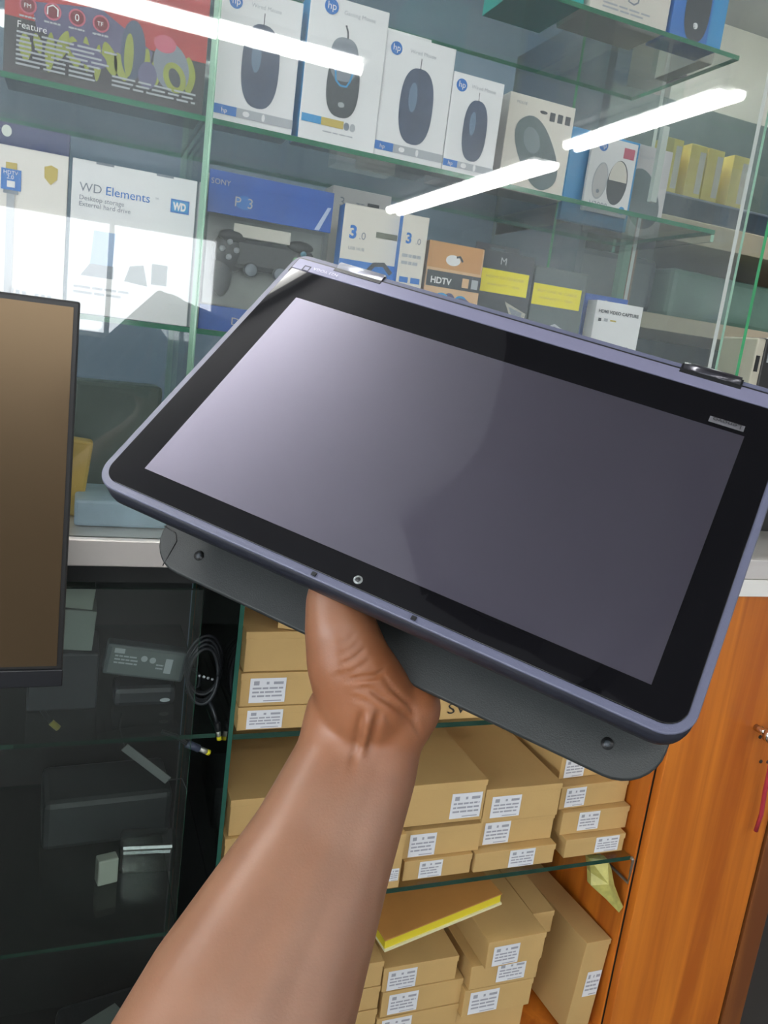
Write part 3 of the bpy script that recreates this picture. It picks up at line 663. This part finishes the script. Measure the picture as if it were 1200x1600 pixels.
def slab(b, P0, prof, m, mtop=None, cap=True):
    # prof: list of (inset, z) from bottom to top
    def ins(P, d):
        n = len(P); out = []
        cx = sum(p[0] for p in P) / n; cy = sum(p[1] for p in P) / n
        for i in range(n):
            a, c = Vector(P[i - 1]), Vector(P[(i + 1) % n]); t_ = (c - a).normalized(); nn = Vector((-t_.y, t_.x)); out.append((P[i][0] + nn.x * d, P[i][1] + nn.y * d))
        return out
    rings = [[b.bm.verts.new(b.M @ Vector((x, y, z))) for x, y in ins(P0, d)] for d, z in prof]
    k = b.mi(m)
    for a, c in zip(rings, rings[1:]):
        for i in range(len(a)):
            f = b.bm.faces.new([a[i], a[(i + 1) % len(a)], c[(i + 1) % len(a)], c[i]]); f.material_index = k; f.smooth = True
    f = b.bm.faces.new(rings[0][::-1]); f.material_index = k
    f = b.bm.faces.new(rings[-1]); f.material_index = b.mi(mtop or m)
# local frame: x along the image right, y up to hinge, z towards the viewer (screen face at z=0)
LX0, LX1, LY0, LY1 = -.0215, .2765, -.1600, .0265
b = MB(); slab(b, rrect(LX0, LX1, LY0, .0375, .0135, .0085), [(.0012, -.0009), (.0002, -.0008), (0, -.0005), (.0001, -.0001), (.0006, .0003)], SL)
lid = b.build('lid', lap, LM)
b = MB(); slab(b, rrect(LX0 + .0001, LX1 - .0001, LY0 + .0001, .0374, .0135, .0085), [(.0020, -.0138), (.0004, -.0128), (.0000, -.0100), (.0001, -.0008)], SLD); b.build('lid_back_shell', lap, LM)
# bezel glass
b = MB(); slab(b, rrect(LX0 + .0038, LX1 - .0038, LY0 + .0040, .0230, .0095, .0008), [(0, 0.0002), (0, .0006), (.0003, .0008)], BEZ); b.build('black_bezel', lap, LM)['label'] = 'glossy black screen border'
SCR = mat('dormant_screen', (.118, .110, .148), .34, .8, var=.02, coat=1.0)
SCR.node_tree.nodes['Principled BSDF'].inputs['Coat IOR'].default_value = 1.9
b = MB(); b.face([(0, -.1428, .0010), (.2565, -.1428, .0010), (.2565, 0, .0010), (0, 0, .0010)], SCR); b.build('screen', lap, LM)['label'] = 'switched-off grey lavender screen'
# hinge strip above the glass
HS = mat('lavender_hinge_strip', (.18, .18, .265), .35, .2, var=.04, scale=80, bump=.1)
b = MB(); b.box(LX0 + .0036, LX1 - .0036, .0232, .0325, .0004, .0010, HS, .0002); b.build('hinge_strip', lap, LM)
b = MB(); b.box(LX0 + .0036, LX1 - .0036, .0326, .0336, .0003, .0008, BLACK); b.box(LX0 + .0030, LX0 + .0036, .0200, .0336, .0003, .0008, BLACK); b.build('seam', lap, LM)
HC = mat('hinge_metal', (.72, .72, .80), .28, .7)
for x0, x1, m_ in ((.0085, .0385, HC), (.217, .246, mat('dark_hinge_metal', (.06, .06, .07), .2, .7))):
    b = MB(); b.box(x0 - .001, x1 + .001, .0302, .0330, .0002, .0013, BLACK); b.box(x0 - .001, x1 + .001, .0330, .0378, .0002, .0006, BLACK); b.cyl((x0, .0358, -.0020), (x1, .0358, -.0020), .0044, m_); b.build('hinge', lap, LM)
b = MB(); b.cyl((.1285, -.1520, .0007), (.1285, -.1520, .0011), .0021, mat('webcam_ring', (.25, .27, .27), .3)); b.cyl((.1285, -.1520, .0010), (.1285, -.1520, .0013), .0012, BLACK); b.build('webcam', lap, LM)
def tx(b, st, x, y, size, m, z=.0012, rot=0, w=None):
    b.M = Matrix.Translation((x, y, z)) @ Matrix.Rotation(R(rot), 4, 'Z') @ Matrix.Rotation(R(90), 4, 'X') @ Matrix.Scale(1, 4)
    b.M = Matrix.Translation((x, y, z)) @ Matrix.Rotation(R(rot), 4, 'Z') @ Matrix.Rotation(R(-90), 4, 'X')
    b.text(st, 0, 0, size, m, 1, w=w)
b = MB(); b.box(.2385, .2553, .0028, .0066, .0008, .0010, mat('logo_plate', (.11, .11, .12), .3)); tx(b, 'Lenovo', .2540, .0060, .0042, BLACK, .0012, 180, w=.0135); b.build('logo_plate', lap, LM)
b = MB(); LT = mat('faint_lettering', (.55, .55, .66), .5)
b.box(LX0 + .0105, LX0 + .0150, .0232, .0237, .0010, .0012, SLD); b.box(LX0 + .0105, LX0 + .0150, .0272, .0277, .0010, .0012, SLD); b.box(LX0 + .0105, LX0 + .0110, .0237, .0272, .0010, .0012, SLD); b.box(LX0 + .0145, LX0 + .0150, .0237, .0272, .0010, .0012, SLD)
tx(b, 'N23 YOGA', .0130, .0275, .0032, LT, .0013, 180, w=.017); b.build('hinge_lettering', lap, LM)
for x in (.108, .158):
    b = MB(); b.box(x, x + .0022, LY0 + .0012, LY0 + .0030, .0002, .0010, BLACK); b.build('microphone_slot', lap, LM)
# base folded behind
TH = 11.2
BM = LM @ Matrix.Translation((0, .0350, -.0145)) @ Matrix.Rotation(R(TH), 4, 'X')
# in this frame: surface facing the lid is z=0, body goes to -z, free edge at y=-.20
bx0, bx1 = -.0050, .2740
b = MB(); slab(b, rrect(bx0, bx1, -.2035, .0, .021), [(.012, -.0150), (.005, -.0135), (.0012, -.0090), (.0002, -.0040), (0, -.0012), (.0010, 0)], BASE)
base = b.build('base', lap, BM)
b = MB(); slab(b, rrect(bx0 + .012, bx1 - .012, -.1945, -.012, .012), [(.004, -.0162), (.001, -.0150)], SLD); b.build('keyboard_deck', base, BM)
b = MB()
for r_ in range(5):
    for c in range(13): b.box(bx0 + .02 + c * .0182, bx0 + .036 + c * .0182, -.03 - r_ * .0182, -.014 - r_ * .0182, -.0175, -.0160, BLACK, .0006)
b.box(bx0 + .09, bx0 + .18, -.185, -.125, -.0165, -.016, SLD); b.build('keyboard', base, BM)
for x in (.0235, .2500):
    b = MB(); b.cyl((x, -.190, -.0004), (x, -.190, .0004), .0028, BLACK); b.cyl((x, -.190, .0003), (x, -.190, .0006), .0014, DGREY); b.build('screw', base, BM)
b = MB(); b.tube([(bx0 + .0125, -.2032, -.0005), (bx0 + .0125, -.198, .0001), (bx0 + .0120, -.188, .0001), (bx0 + .0085, -.184, .0001), (bx0, -.183, 0)], .0003, BLACK); b.build('corner_seam', base, BM)

# ------------------------------------------------------------------ arm and hand
r_, u_, f_ = cr, cu, cf
C0 = Vector((0, 0, 1.45))
def A3(px, py, d):   # arm joints measured as bearing and distance from the eye
    return C0 + (f_ + r_ * ((px - 600) / 1250) - u_ * ((py - 800) / 1250)) * d
def Lc(a, bb, c): return LM @ Vector((a, -bb, -c))
spheres = []
def chain(pts, n=14):
    for (p, ra), (q, rb) in zip(pts, pts[1:]):
        for k in range(n + 1):
            t_ = k / n; spheres.append((p.lerp(q, t_), ra + (rb - ra) * t_))
arm = [(570, 1125, .392, 190, -10), (556, 1195, .386, 196, -25), (500, 1330, .368, 234, -27), (385, 1580, .335, 345, -27), (265, 1850, .305, 420, -27), (130, 2150, .285, 400, -27)]
rows = []
for px, py, d, w, ang in arm:
    c = A3(px, py, d); wm = w * d / 1250; a = R(ang)
    side = (r_ * math.cos(a) + u_ * math.sin(a)); rows.append((c, wm, side))
for off in (-.15, 0, .15):
    chain([(c + s_ * wm * off, wm * (.35 if off else .37)) for c, wm, s_ in rows], 26)
# thumb side (between lid and base)
chain([(A3(572, 1095, .385), .024), (A3(545, 1035, .380), .0202), (A3(533, 985, .378), .0174), (A3(522, 938, .3795), .0136), (Lc(.108, .138, .0285), .0108), (Lc(.103, .112, .0255), .0080)], 12)
# heel of the palm and palm behind the base
chain([(A3(600, 1125, .392), .023), (A3(637, 1106, .392), .0166), (A3(640, 1090, .405), .0150), (Lc(.150, .150, .0830), .0135)])
chain([(A3(585, 1110, .395), .022), (A3(600, 1082, .412), .017), (Lc(.125, .150, .0845), .0145), (Lc(.118, .118, .0775), .013)])
chain([(Lc(.150, .150, .083), .0135), (Lc(.150, .120, .0775), .012)])
for a, ln, rr_ in ((.090, .070, .0085), (.112, .078, .0090), (.134, .074, .0088), (.155, .060, .0078)):
    chain([(Lc(.12 + (a - .12) * .7, .135, .082), .0125), (Lc(a, .112, .0765), rr_ + .0008), (Lc(a - .004, .112 - ln * .5, .0700), rr_), (Lc(a - .006, .112 - ln * .82, .0610), rr_ * .93), (Lc(a - .007, .112 - ln, .0545), rr_ * .85)], 10)
b = MB()
SK = None
bmx = bmesh.new(); bmesh.ops.create_icosphere(bmx, subdivisions=3, radius=1); ic = bpy.data.meshes.new('ic'); bmx.to_mesh(ic); bmx.free()
iv = np.array([v.co[:] for v in ic.vertices]); ifc = np.array([p.vertices[:] for p in ic.polygons])
V = []; F = []
for i, (c, ra) in enumerate(spheres):
    V.append(iv * ra + np.array(c)); F.append(ifc + i * len(iv))
V = np.concatenate(V); F = np.concatenate(F)
me = bpy.data.meshes.new('arm_src'); me.from_pydata(V.tolist(), [], F.tolist())
tmp = bpy.data.objects.new('arm_src', me); COL.objects.link(tmp)
md = tmp.modifiers.new('r', 'REMESH'); md.mode = 'VOXEL'; md.voxel_size = .0016; md.adaptivity = 0
md = tmp.modifiers.new('s', 'SMOOTH'); md.factor = .6; md.iterations = 14
fin = bpy.data.meshes.new_from_object(tmp.evaluated_get(bpy.context.evaluated_depsgraph_get()))
bpy.data.objects.remove(tmp); bpy.data.meshes.remove(me)
# creases and tendons pressed into the surface facing the viewer
n = len(fin.vertices); co = np.empty(n * 3); fin.vertices.foreach_get('co', co); co = co.reshape(-1, 3)
no = np.empty(n * 3); fin.vertices.foreach_get('normal', no); no = no.reshape(-1, 3)
rel = co - np.array(C0); zz = rel @ np.array(f_); U = 600 + 1250 * (rel @ np.array(r_)) / zz; Vv = 800 - 1250 * (rel @ np.array(u_)) / zz
facing = np.clip(-(no @ np.array(f_)), 0, 1)
def crease(P, wid, dep):
    global co
    best = np.full(n, 1e9); tt = np.zeros(n); L_ = len(P) - 1
    for i, ((xa, ya), (xb, yb)) in enumerate(zip(P, P[1:])):
        dx, dy = xb - xa, yb - ya; t_ = np.clip(((U - xa) * dx + (Vv - ya) * dy) / (dx * dx + dy * dy), 0, 1)
        d_ = np.hypot(U - xa - t_ * dx, Vv - ya - t_ * dy); m_ = d_ < best; best[m_] = d_[m_]; tt[m_] = (i + t_[m_]) / L_
    fade = np.clip(np.minimum(tt, 1 - tt) * 5, .15, 1)
    amt = dep * np.exp(-(best / wid) ** 2) * fade * (facing > .15)
    co -= no * amt[:, None] * 1.9
crease([(535, 1062), (560, 1060), (590, 1056), (606, 1042)], 3.2, .0011)
crease([(520, 1058), (555, 1048), (580, 1030)], 2.6, .0006)
crease([(530, 1040), (552, 1030), (572, 1012)], 2.4, .0006)
crease([(528, 1024), (548, 1016), (562, 1000)], 2.4, .0005)
crease([(530, 1006), (545, 1000), (556, 986)], 2.4, .0004)
crease([(548, 1075), (580, 1078), (612, 1100), (645, 1124), (658, 1150)], 3.4, .0009)
crease([(596, 1052), (612, 1075), (640, 1100), (655, 1130)], 3.0, .0006)
crease([(540, 1085), (570, 1095), (600, 1115), (618, 1140)], 3.2, .0005)
crease([(592, 1112), (586, 1140), (577, 1180)], 5.0, .0011)
crease([(566, 1110), (560, 1145), (548, 1200)], 6.0, .0008)
crease([(579, 1112), (572, 1145), (562, 1190)], 5.0, -.0008)
fin.vertices.foreach_set('co', co.reshape(-1)); fin.update()
for p in fin.polygons: p.use_smooth = True
sk = bpy.data.materials.new('skin'); sk.use_nodes = True
nt = sk.node_tree; pb = nt.nodes['Principled BSDF']; N_ = nt.nodes.new; L_ = nt.links.new
geo = N_('ShaderNodeTexCoord'); ds = N_('ShaderNodeVectorMath'); ds.operation = 'DISTANCE'
ds.inputs[1].default_value = tuple(A3(610, 1060, .38)); L_(geo.outputs['Object'], ds.inputs[0])
mr = N_('ShaderNodeMapRange'); mr.inputs[1].default_value = .02; mr.inputs[2].default_value = .062; L_(ds.outputs['Value'], mr.inputs[0])
nz = N_('ShaderNodeTexNoise'); nz.inputs['Scale'].default_value = 40; nz.inputs['Detail'].default_value = 5; L_(geo.outputs['Object'], nz.inputs['Vector'])
m1 = N_('ShaderNodeMix'); m1.data_type = 'RGBA'; m1.inputs[6].default_value = (.27, .098, .038, 1); m1.inputs[7].default_value = (.235, .117, .068, 1); L_(mr.outputs[0], m1.inputs[0])
m2 = N_('ShaderNodeMix'); m2.data_type = 'RGBA'; m2.blend_type = 'MULTIPLY'; m2.inputs[0].default_value = .35
rp = N_('ShaderNodeValToRGB'); rp.color_ramp.elements[0].position = .35; rp.color_ramp.elements[0].color = (.72, .66, .62, 1); rp.color_ramp.elements[1].position = .65; rp.color_ramp.elements[1].color = (1, 1, 1, 1)
L_(nz.outputs['Fac'], rp.inputs[0]); L_(m1.outputs[2], m2.inputs[6]); L_(rp.outputs[0], m2.inputs[7]); L_(m2.outputs[2], pb.inputs['Base Color'])
pb.inputs['Roughness'].default_value = .42; pb.inputs['Subsurface Weight'].default_value = .12; pb.inputs['Subsurface Radius'].default_value = (.006, .002, .001); pb.inputs['Subsurface Scale'].default_value = .5
n2 = N_('ShaderNodeTexNoise'); n2.inputs['Scale'].default_value = 900; L_(geo.outputs['Object'], n2.inputs['Vector'])
bp = N_('ShaderNodeBump'); bp.inputs['Strength'].default_value = .12; bp.inputs['Distance'].default_value = .0005; L_(n2.outputs['Fac'], bp.inputs['Height']); L_(bp.outputs[0], pb.inputs['Normal'])
fin.materials.clear(); fin.materials.append(sk)
armo = bpy.data.objects.new('person', fin); COL.objects.link(armo)
tag(armo, 'bare left forearm and hand of a person gripping the folded laptop from below', 'person')

# ------------------------------------------------------------------ monitor at far left
mon = thing('monitor', 'dark brownish monitor standing at the left edge in front of the case', 'monitor', (-.28, .80, 0))
def mpart(b, name): return b.build(name, mon, Matrix.Identity(4))
b = MB(); b.box(-.56, .001, .80, .83, 1.085, 1.457, mat('monitor_shell', (.02, .02, .02), .4), .002); mpart(b, 'shell')
b = MB(); b.box(-.553, -.0045, .7985, .8005, 1.104, 1.4515, mat('brown_monitor_screen', (.13, .088, .048), .30, .75, var=.05)); mpart(b, 'screen')
b = MB(); b.box(-.56, .0015, .796, .80, 1.083, 1.101, mat('chin_black', (.012, .013, .016), .3), .001); mpart(b, 'chin')
b = MB(); b.cyl((-.30, .84, .95), (-.30, .84, 1.2), .018, DGREY); b.cyl((-.30, .84, .93), (-.30, .84, .945), .10, DGREY); mpart(b, 'stand')
b = MB(); b.box(-.75, -.16, .55, .96, .90, .93, DARKP, .003); b.box(-.73, -.18, .57, .94, 0, .90, DARKP); tag(b.build('side_counter'), 'black counter under the monitor, outside the left edge', 'counter')

# ------------------------------------------------------------------ things in the dark counter
def simple(name, label, cat, build, loc=(0, 0, 0), rot=(0, 0, 0), group=None):
    t = thing(name, label, cat, loc, 0, group); t.rotation_euler = tuple(R(a) for a in rot)
    build(t); return t
K2 = mat('black_rubber', (.022, .025, .030), .4, var=.2); G2 = mat('faded_box_card', (.22, .25, .23), .6, var=.1); G3 = mat('charger_plastic', (.08, .095, .10), .35, var=.1)
def m1_(t):
    b = MB(); b.box(0, .050, 0, .06, 0, .058, G2, .001); b.build('carton', t)
simple('small_box', 'small grey green box at upper left of the dark counter, lower of two', 'box', m1_, (-.012, 1.10, .9975), (0, 4, 0))
def m2_(t):
    b = MB(); b.box(0, .046, 0, .05, 0, .030, mat('pale_green_card', (.30, .34, .30), .6), .001); b.build('carton', t)
simple('small_box', 'small pale box on top of the grey green one inside dark counter', 'box', m2_, (-.010, 1.10, 1.0585), (0, 6, 0))
def m0_(t):
    b = MB(); b.box(-.03, .06, 0, .09, 0, .083, K2, .003); b.build('shell', t)
simple('charger_stack', 'black power brick under the grey green box in the dark counter', 'charger', m0_, (-.012, 1.09, .9115))
def ch_(t):
    b = MB(); b.box(0, .112, 0, .026, 0, .046, G3, .004); sh = b.build('shell', t)
    b = MB(); b.M = Matrix.Translation((0, -.0003, 0)); b.rect(.006, .004, .106, .042, mat('charger_label', (.13, .15, .15), .4), 1)
    b.ell(.052, .030, .0045, .0045, LGREY, 2); b.ell(.064, .029, .0045, .0045, LGREY, 2); b.rect(.010, .034, .024, .041, LGREY, 2); b.rect(.082, .012, .092, .034, LGREY, 2); b.lines(.012, .029, .032, 3, .005, LGREY, 2, 4); b.lines(.070, .022, .010, 2, .005, LGREY, 2, 6)
    b.build('rating_label', t)
    b = MB(); b.tube([(.112, .013, .02), (.128, .013, .018), (.140, .016, .006), (.142, .02, -.01), (.125, .02, -.022)], .0022, K2); b.build('cord', t)
simple('laptop_charger', 'dark grey laptop charger with printed label lying tilted in the counter', 'charger', ch_, (.052, 1.095, .962), (0, 9, 0))
def ch2_(t):
    b = MB(); b.box(0, .085, 0, .05, 0, .030, K2, .008); b.build('shell', t)
    b = MB(); b.ell(.07, .010, .007, .003, LGREY, 1); b.build('label', t)
simple('laptop_charger', 'black rounded charger beneath the tilted grey charger', 'charger', ch2_, (.070, 1.09, .9118), (0, 0, 0))
def coil_(t):
    for k in range(5):
        b = MB(); P = []
        for i in range(40):
            a = i / 39 * 6.28318; P.append(((.021 + .0012 * k) * math.cos(a) + .001 * k, .006 * k + .003 * math.sin(2 * a), (.042 + .002 * (k % 3)) * math.sin(a) + .002 * k))
        b.tube(P, .0026, K2); b.build('loop', t)
    b = MB(); b.tube([(.010, .0, -.035), (.018, -.01, -.05), (.022, -.02, -.065)], .0028, K2); b.tube([(.022, -.02, -.062), (.024, -.022, -.074)], .0045, K2); b.build('plug_grip', t)
    b = MB(); b.tube([(.024, -.022, -.073), (.0255, -.023, -.082)], .0034, mat('plug_silver', (.6, .6, .55), .3, .6)); b.tube([(.0255, -.023, -.082), (.0265, -.0235, -.087)], .0036, YEL); b.build('plug_tip', t)
    b = MB()
    for q in range(4): b.ball((-.006 + .006 * q, -.006, .004 - .002 * q), .0022, LGREY, sub=1)
    b.build('printed_tie', t)
simple('coiled_cable', 'coiled black charger cable with yellow-tipped plug beside the brown cartons', 'cable', coil_, (.187, 1.065, .9675), (0, 0, 0))
def pl_(t):
    b = MB(); b.tube([(-.035, .0, .02), (-.015, 0, .012), (0, 0, .0)], .003, K2); b.tube([(0, 0, 0), (.018, 0, -.009)], .0055, mat('slate_plug', (.05, .06, .10), .4)); b.build('plug_grip', t)
    b = MB(); b.tube([(.018, 0, -.009), (.029, 0, -.0145)], .0038, mat('plug_silver')); b.tube([(.029, 0, -.0145), (.033, 0, -.0165)], .0040, YEL); b.build('plug_tip', t)
simple('charger_plug', 'dark barrel plug with yellow tip poking out under the glass shelf', 'plug', pl_, (.166, 1.03, .884))
b = MB(); b.M = Matrix.Translation((.12, 1.08, .828)) @ Matrix.Rotation(R(42), 4, 'Y'); b.box(-.043, .043, -.001, .001, -.006, .006, mat('grey_strip', (.16, .17, .17), .5)); b.M = Matrix.Identity(4); b.tube([(.152, 1.08, .80), (.170, 1.07, .806), (.178, 1.06, .79)], .001, K2)
b.M = Matrix.Identity(4); b.tube([(.088, 1.08, .857), (.080, 1.085, .885), (.082, 1.09, .9045)], .001, K2)
tag(b.build('grey_tag_strip'), 'flat grey strip hanging slantwise below the glass shelf in the dark counter', 'strip')
def cn_(t):
    b = MB(); b.tube([(0, 0, 0), (.010, 0, -.010)], .0045, GOLD); b.build('plug_tip', t)
    b = MB(); b.tube([(-.0, 0, 0), (-.012, .01, .012), (-.014, .02, .026)], .0035, K2); b.build('cord', t)
simple('charger_plug', 'yellow barrel plug tip hanging at far left of the dark counter', 'plug', cn_, (-.010, 1.12, .880))
def low(name, label, cat, size, loc, rot, m):
    b = MB(); b.box(-size[0] / 2, size[0] / 2, -size[1] / 2, size[1] / 2, 0, size[2], m, min(size) * .12)
    o = b.build(name); o.location = loc; o.rotation_euler = tuple(R(a) for a in rot); return tag(o, label, cat)
low('black_case', 'wide dark grey box on the lower glass shelf inside the counter', 'box', (.20, .12, .085), (.08, 1.28, .6065), (0, 0, 3), mat('dim_box', (.035, .042, .045), .5))
low('paper_cup', 'small pale plastic cap in the lower part of the dark counter', 'cap', (.030, .02, .042), (.078, 1.13, .6065), (0, 0, 12), mat('dim_white', (.45, .48, .42), .5))
low('plastic_bag', 'folded clear plastic bag beside the pale cap', 'bag', (.085, .05, .050), (.140, 1.16, .6065), (0, 0, -6), glass('bag_plastic', (.82, .84, .84), .10, .12))
low('black_charger', 'black block below the clear plastic bag on lower floor of counter', 'charger', (.15, .12, .12), (.10, 1.25, .1205), (0, 0, 10), K2)
low('paper_sheet', 'pale folded sheet of paper on the counter floor near the forearm', 'paper', (.12, .10, .004), (.09, 1.20, .2425), (0, 0, 30), mat('dim_paper', (.30, .34, .33), .6))
b = MB()
for k in range(7):
    P = []; rr = random.Random(k)
    x, y, z = -.05 + .03 * k, 1.04 + .03 * (k % 3), .135
    for i in range(14): P.append((x, y, z)); x += rr.uniform(-.02, .03); y += rr.uniform(-.015, .02); z += rr.uniform(-.008, .012) + (.01 if k % 2 else 0); y = min(max(y, 1.03), 1.13); x = min(max(x, -.2), .15); z = max(z, .125)
    b.tube(P, .003, K2, 6)
tag(b.build('loose_cables'), 'tangle of black cables on the floor of the dark counter', 'cables', kind='stuff')
low('paper_scrap', 'small pale scrap at bottom left of the dark counter', 'paper', (.05, .04, .02), (-.12, 1.16, .1205), (0, 0, 20), mat('dim_paper'))

# ------------------------------------------------------------------ bottom of the upper case
low('flat_box', 'pale blue flat box lying at the bottom of the display case', 'box', (.112, .11, .034), (.062, 1.09, 1.1875), (0, 0, 0), mat('pale_blue_card', (.38, .52, .62), .4, var=.25, scale=25))
low('yellow_reflection_block', 'yellow block added as a clothing reflection beside the monitor inside the case', 'reflection stand-in', (.050, .03, .10), (-.010, 1.10, 1.1895), (0, 6, 0), mat('yellow_reflection_block', (.60, .40, .08), .5, var=.4, scale=18))  # yellow block added in place of a person's clothing reflected in the glass
low('dark_box', 'dark grey box standing at back of the lowest shelf in the case', 'box', (.12, .05, .17), (.055, 1.205, 1.1875), (0, 0, 4), mat('dull_green_card', (.07, .10, .09), .5, var=.3, scale=10))
low('dark_box', 'black slanted box left of the other dark one at back of lowest shelf', 'box', (.10, .04, .15), (-.075, 1.215, 1.1875), (0, 0, -6), mat('dull_slate_card', (.10, .12, .12), .5, var=.3, scale=10))

# ------------------------------------------------------------------ shelving behind the case
rack = thing('rear_shelf_rack', 'cream-edged wooden shelving standing behind the glass case at right', 'shelf', (2.0, 1.9, 0))
def rpart(b, name): return b.build(name, rack, Matrix.Identity(4))
BD = mat('cream_board', (.62, .52, .38), .5, var=.08)
for z0, z1 in ((1.812, 1.868), (1.588, 1.628), (1.15, 1.19)):
    b = MB(); b.box(1.12, 3.0, 1.75, 2.2, z0, z1, BD, .002); rpart(b, 'shelf_board')
b = MB(); b.box(1.12, 1.14, 1.752, 2.2, 0, 2.3, mat('dark_upright', (.06, .08, .10), .6)); rpart(b, 'upright')
b = MB(); b.box(1.12, 3.0, 2.2, 2.22, 0, 2.3, mat('rack_back', (.05, .07, .07), .6, var=.4, scale=5)); rpart(b, 'back_board')
b = MB(); b.box(1.075, 1.092, 1.5, 1.52, 0, 1.745, mat('green_post_paint', (.16, .34, .22), .4)); tag(b.build('shelf_post'), 'slim green post behind the case right of the blue hanging card', 'post')
b = MB(); b.box(1.094, 1.108, 1.5, 1.52, 0, 1.73, mat('orange_post_paint', (.38, .13, .05), .4)); tag(b.build('shelf_post'), 'slim orange brown post behind the case beside the green post', 'post')
YB = mat('yellow_white_box', (.95, .66, .20), .5, var=.35, scale=22)
for k, (x, w) in enumerate(((1.345, .050), (1.420, .052), (1.476, .052), (1.56, .055))):
    b = MB(); b.box(0, w, 0, .06, 0, .125, YB, .001, front=YB); o = b.build('yellow_box'); o.location = (x, 1.78, 1.9285)
    b = MB(); b.box(w * .6, w * .95, -.0006, 0, .01, .11, CREAM); b.build('white_stripe', o)
    tag(o, ['yellow and cream box at left end of the row behind the case', 'yellow and cream box, second in the row behind the case', 'yellow and cream box, third in the row behind the case', 'yellow and cream box at right end behind the hanging frosted strip'][k], 'box', 'yellow boxes behind the case')
low('storage_box', 'dark slate box carrying the row of yellow boxes behind the case', 'box', (.42, .30, .059), (1.50, 1.92, 1.869), (0, 0, 0), mat('slate_storage', (.06, .08, .11), .5, var=.4, scale=14))
low('green_bag', 'pale green plastic bag between the cream shelves behind the case', 'bag', (.42, .20, .13), (1.66, 1.92, 1.6285), (0, 0, 5), mat('sea_green_bag', (.16, .27, .22), .4, var=.5, scale=9))
low('dark_bag', 'black bag left of the green one between the cream shelves', 'bag', (.24, .20, .14), (1.30, 1.92, 1.6285), (0, 0, -4), mat('near_black_bag', (.02, .03, .035), .4, var=.5, scale=14))
low('grey_carton', 'grey carton on the lower cream shelf behind the case', 'box', (.14, .2, .25), (1.42, 1.95, 1.191), (0, 0, 0), mat('dim_grey_carton', (.13, .14, .14), .5, var=.2))
low('dark_carton', 'dark upright carton on lower cream shelf behind the case', 'box', (.14, .2, .30), (1.62, 1.95, 1.191), (0, 0, 0), mat('dim_dark_carton', (.03, .045, .05), .5, var=.3))
ct = thing('computer_tower', 'black computer with cream edge standing on the sill at right edge', 'computer', (1.19, 1.2, 1.187))
b = MB(); b.box(.022, .30, 0, .09, 0, .375, mat('tower_black', (.022, .022, .02), .3), .004); b.build('case', ct)
b = MB(); b.box(0, .021, -.001, .09, 0, .372, mat('tower_cream', (.62, .58, .46), .4), .003); b.build('front_edge', ct)
b = MB(); b.box(.004, .012, -.003, -.001, .31, .34, BLACK); b.build('port', ct)
b = MB(); b.box(.032, .05, -.002, 0, .33, .365, LGREY); b.build('sticker', ct)
b = MB(); b.box(1.75, 3.29, 2.35, 2.6, 2.1, CEIL, mat('beige_cornice', (.50, .46, .42), .7)); struct(b, 'trim_4')
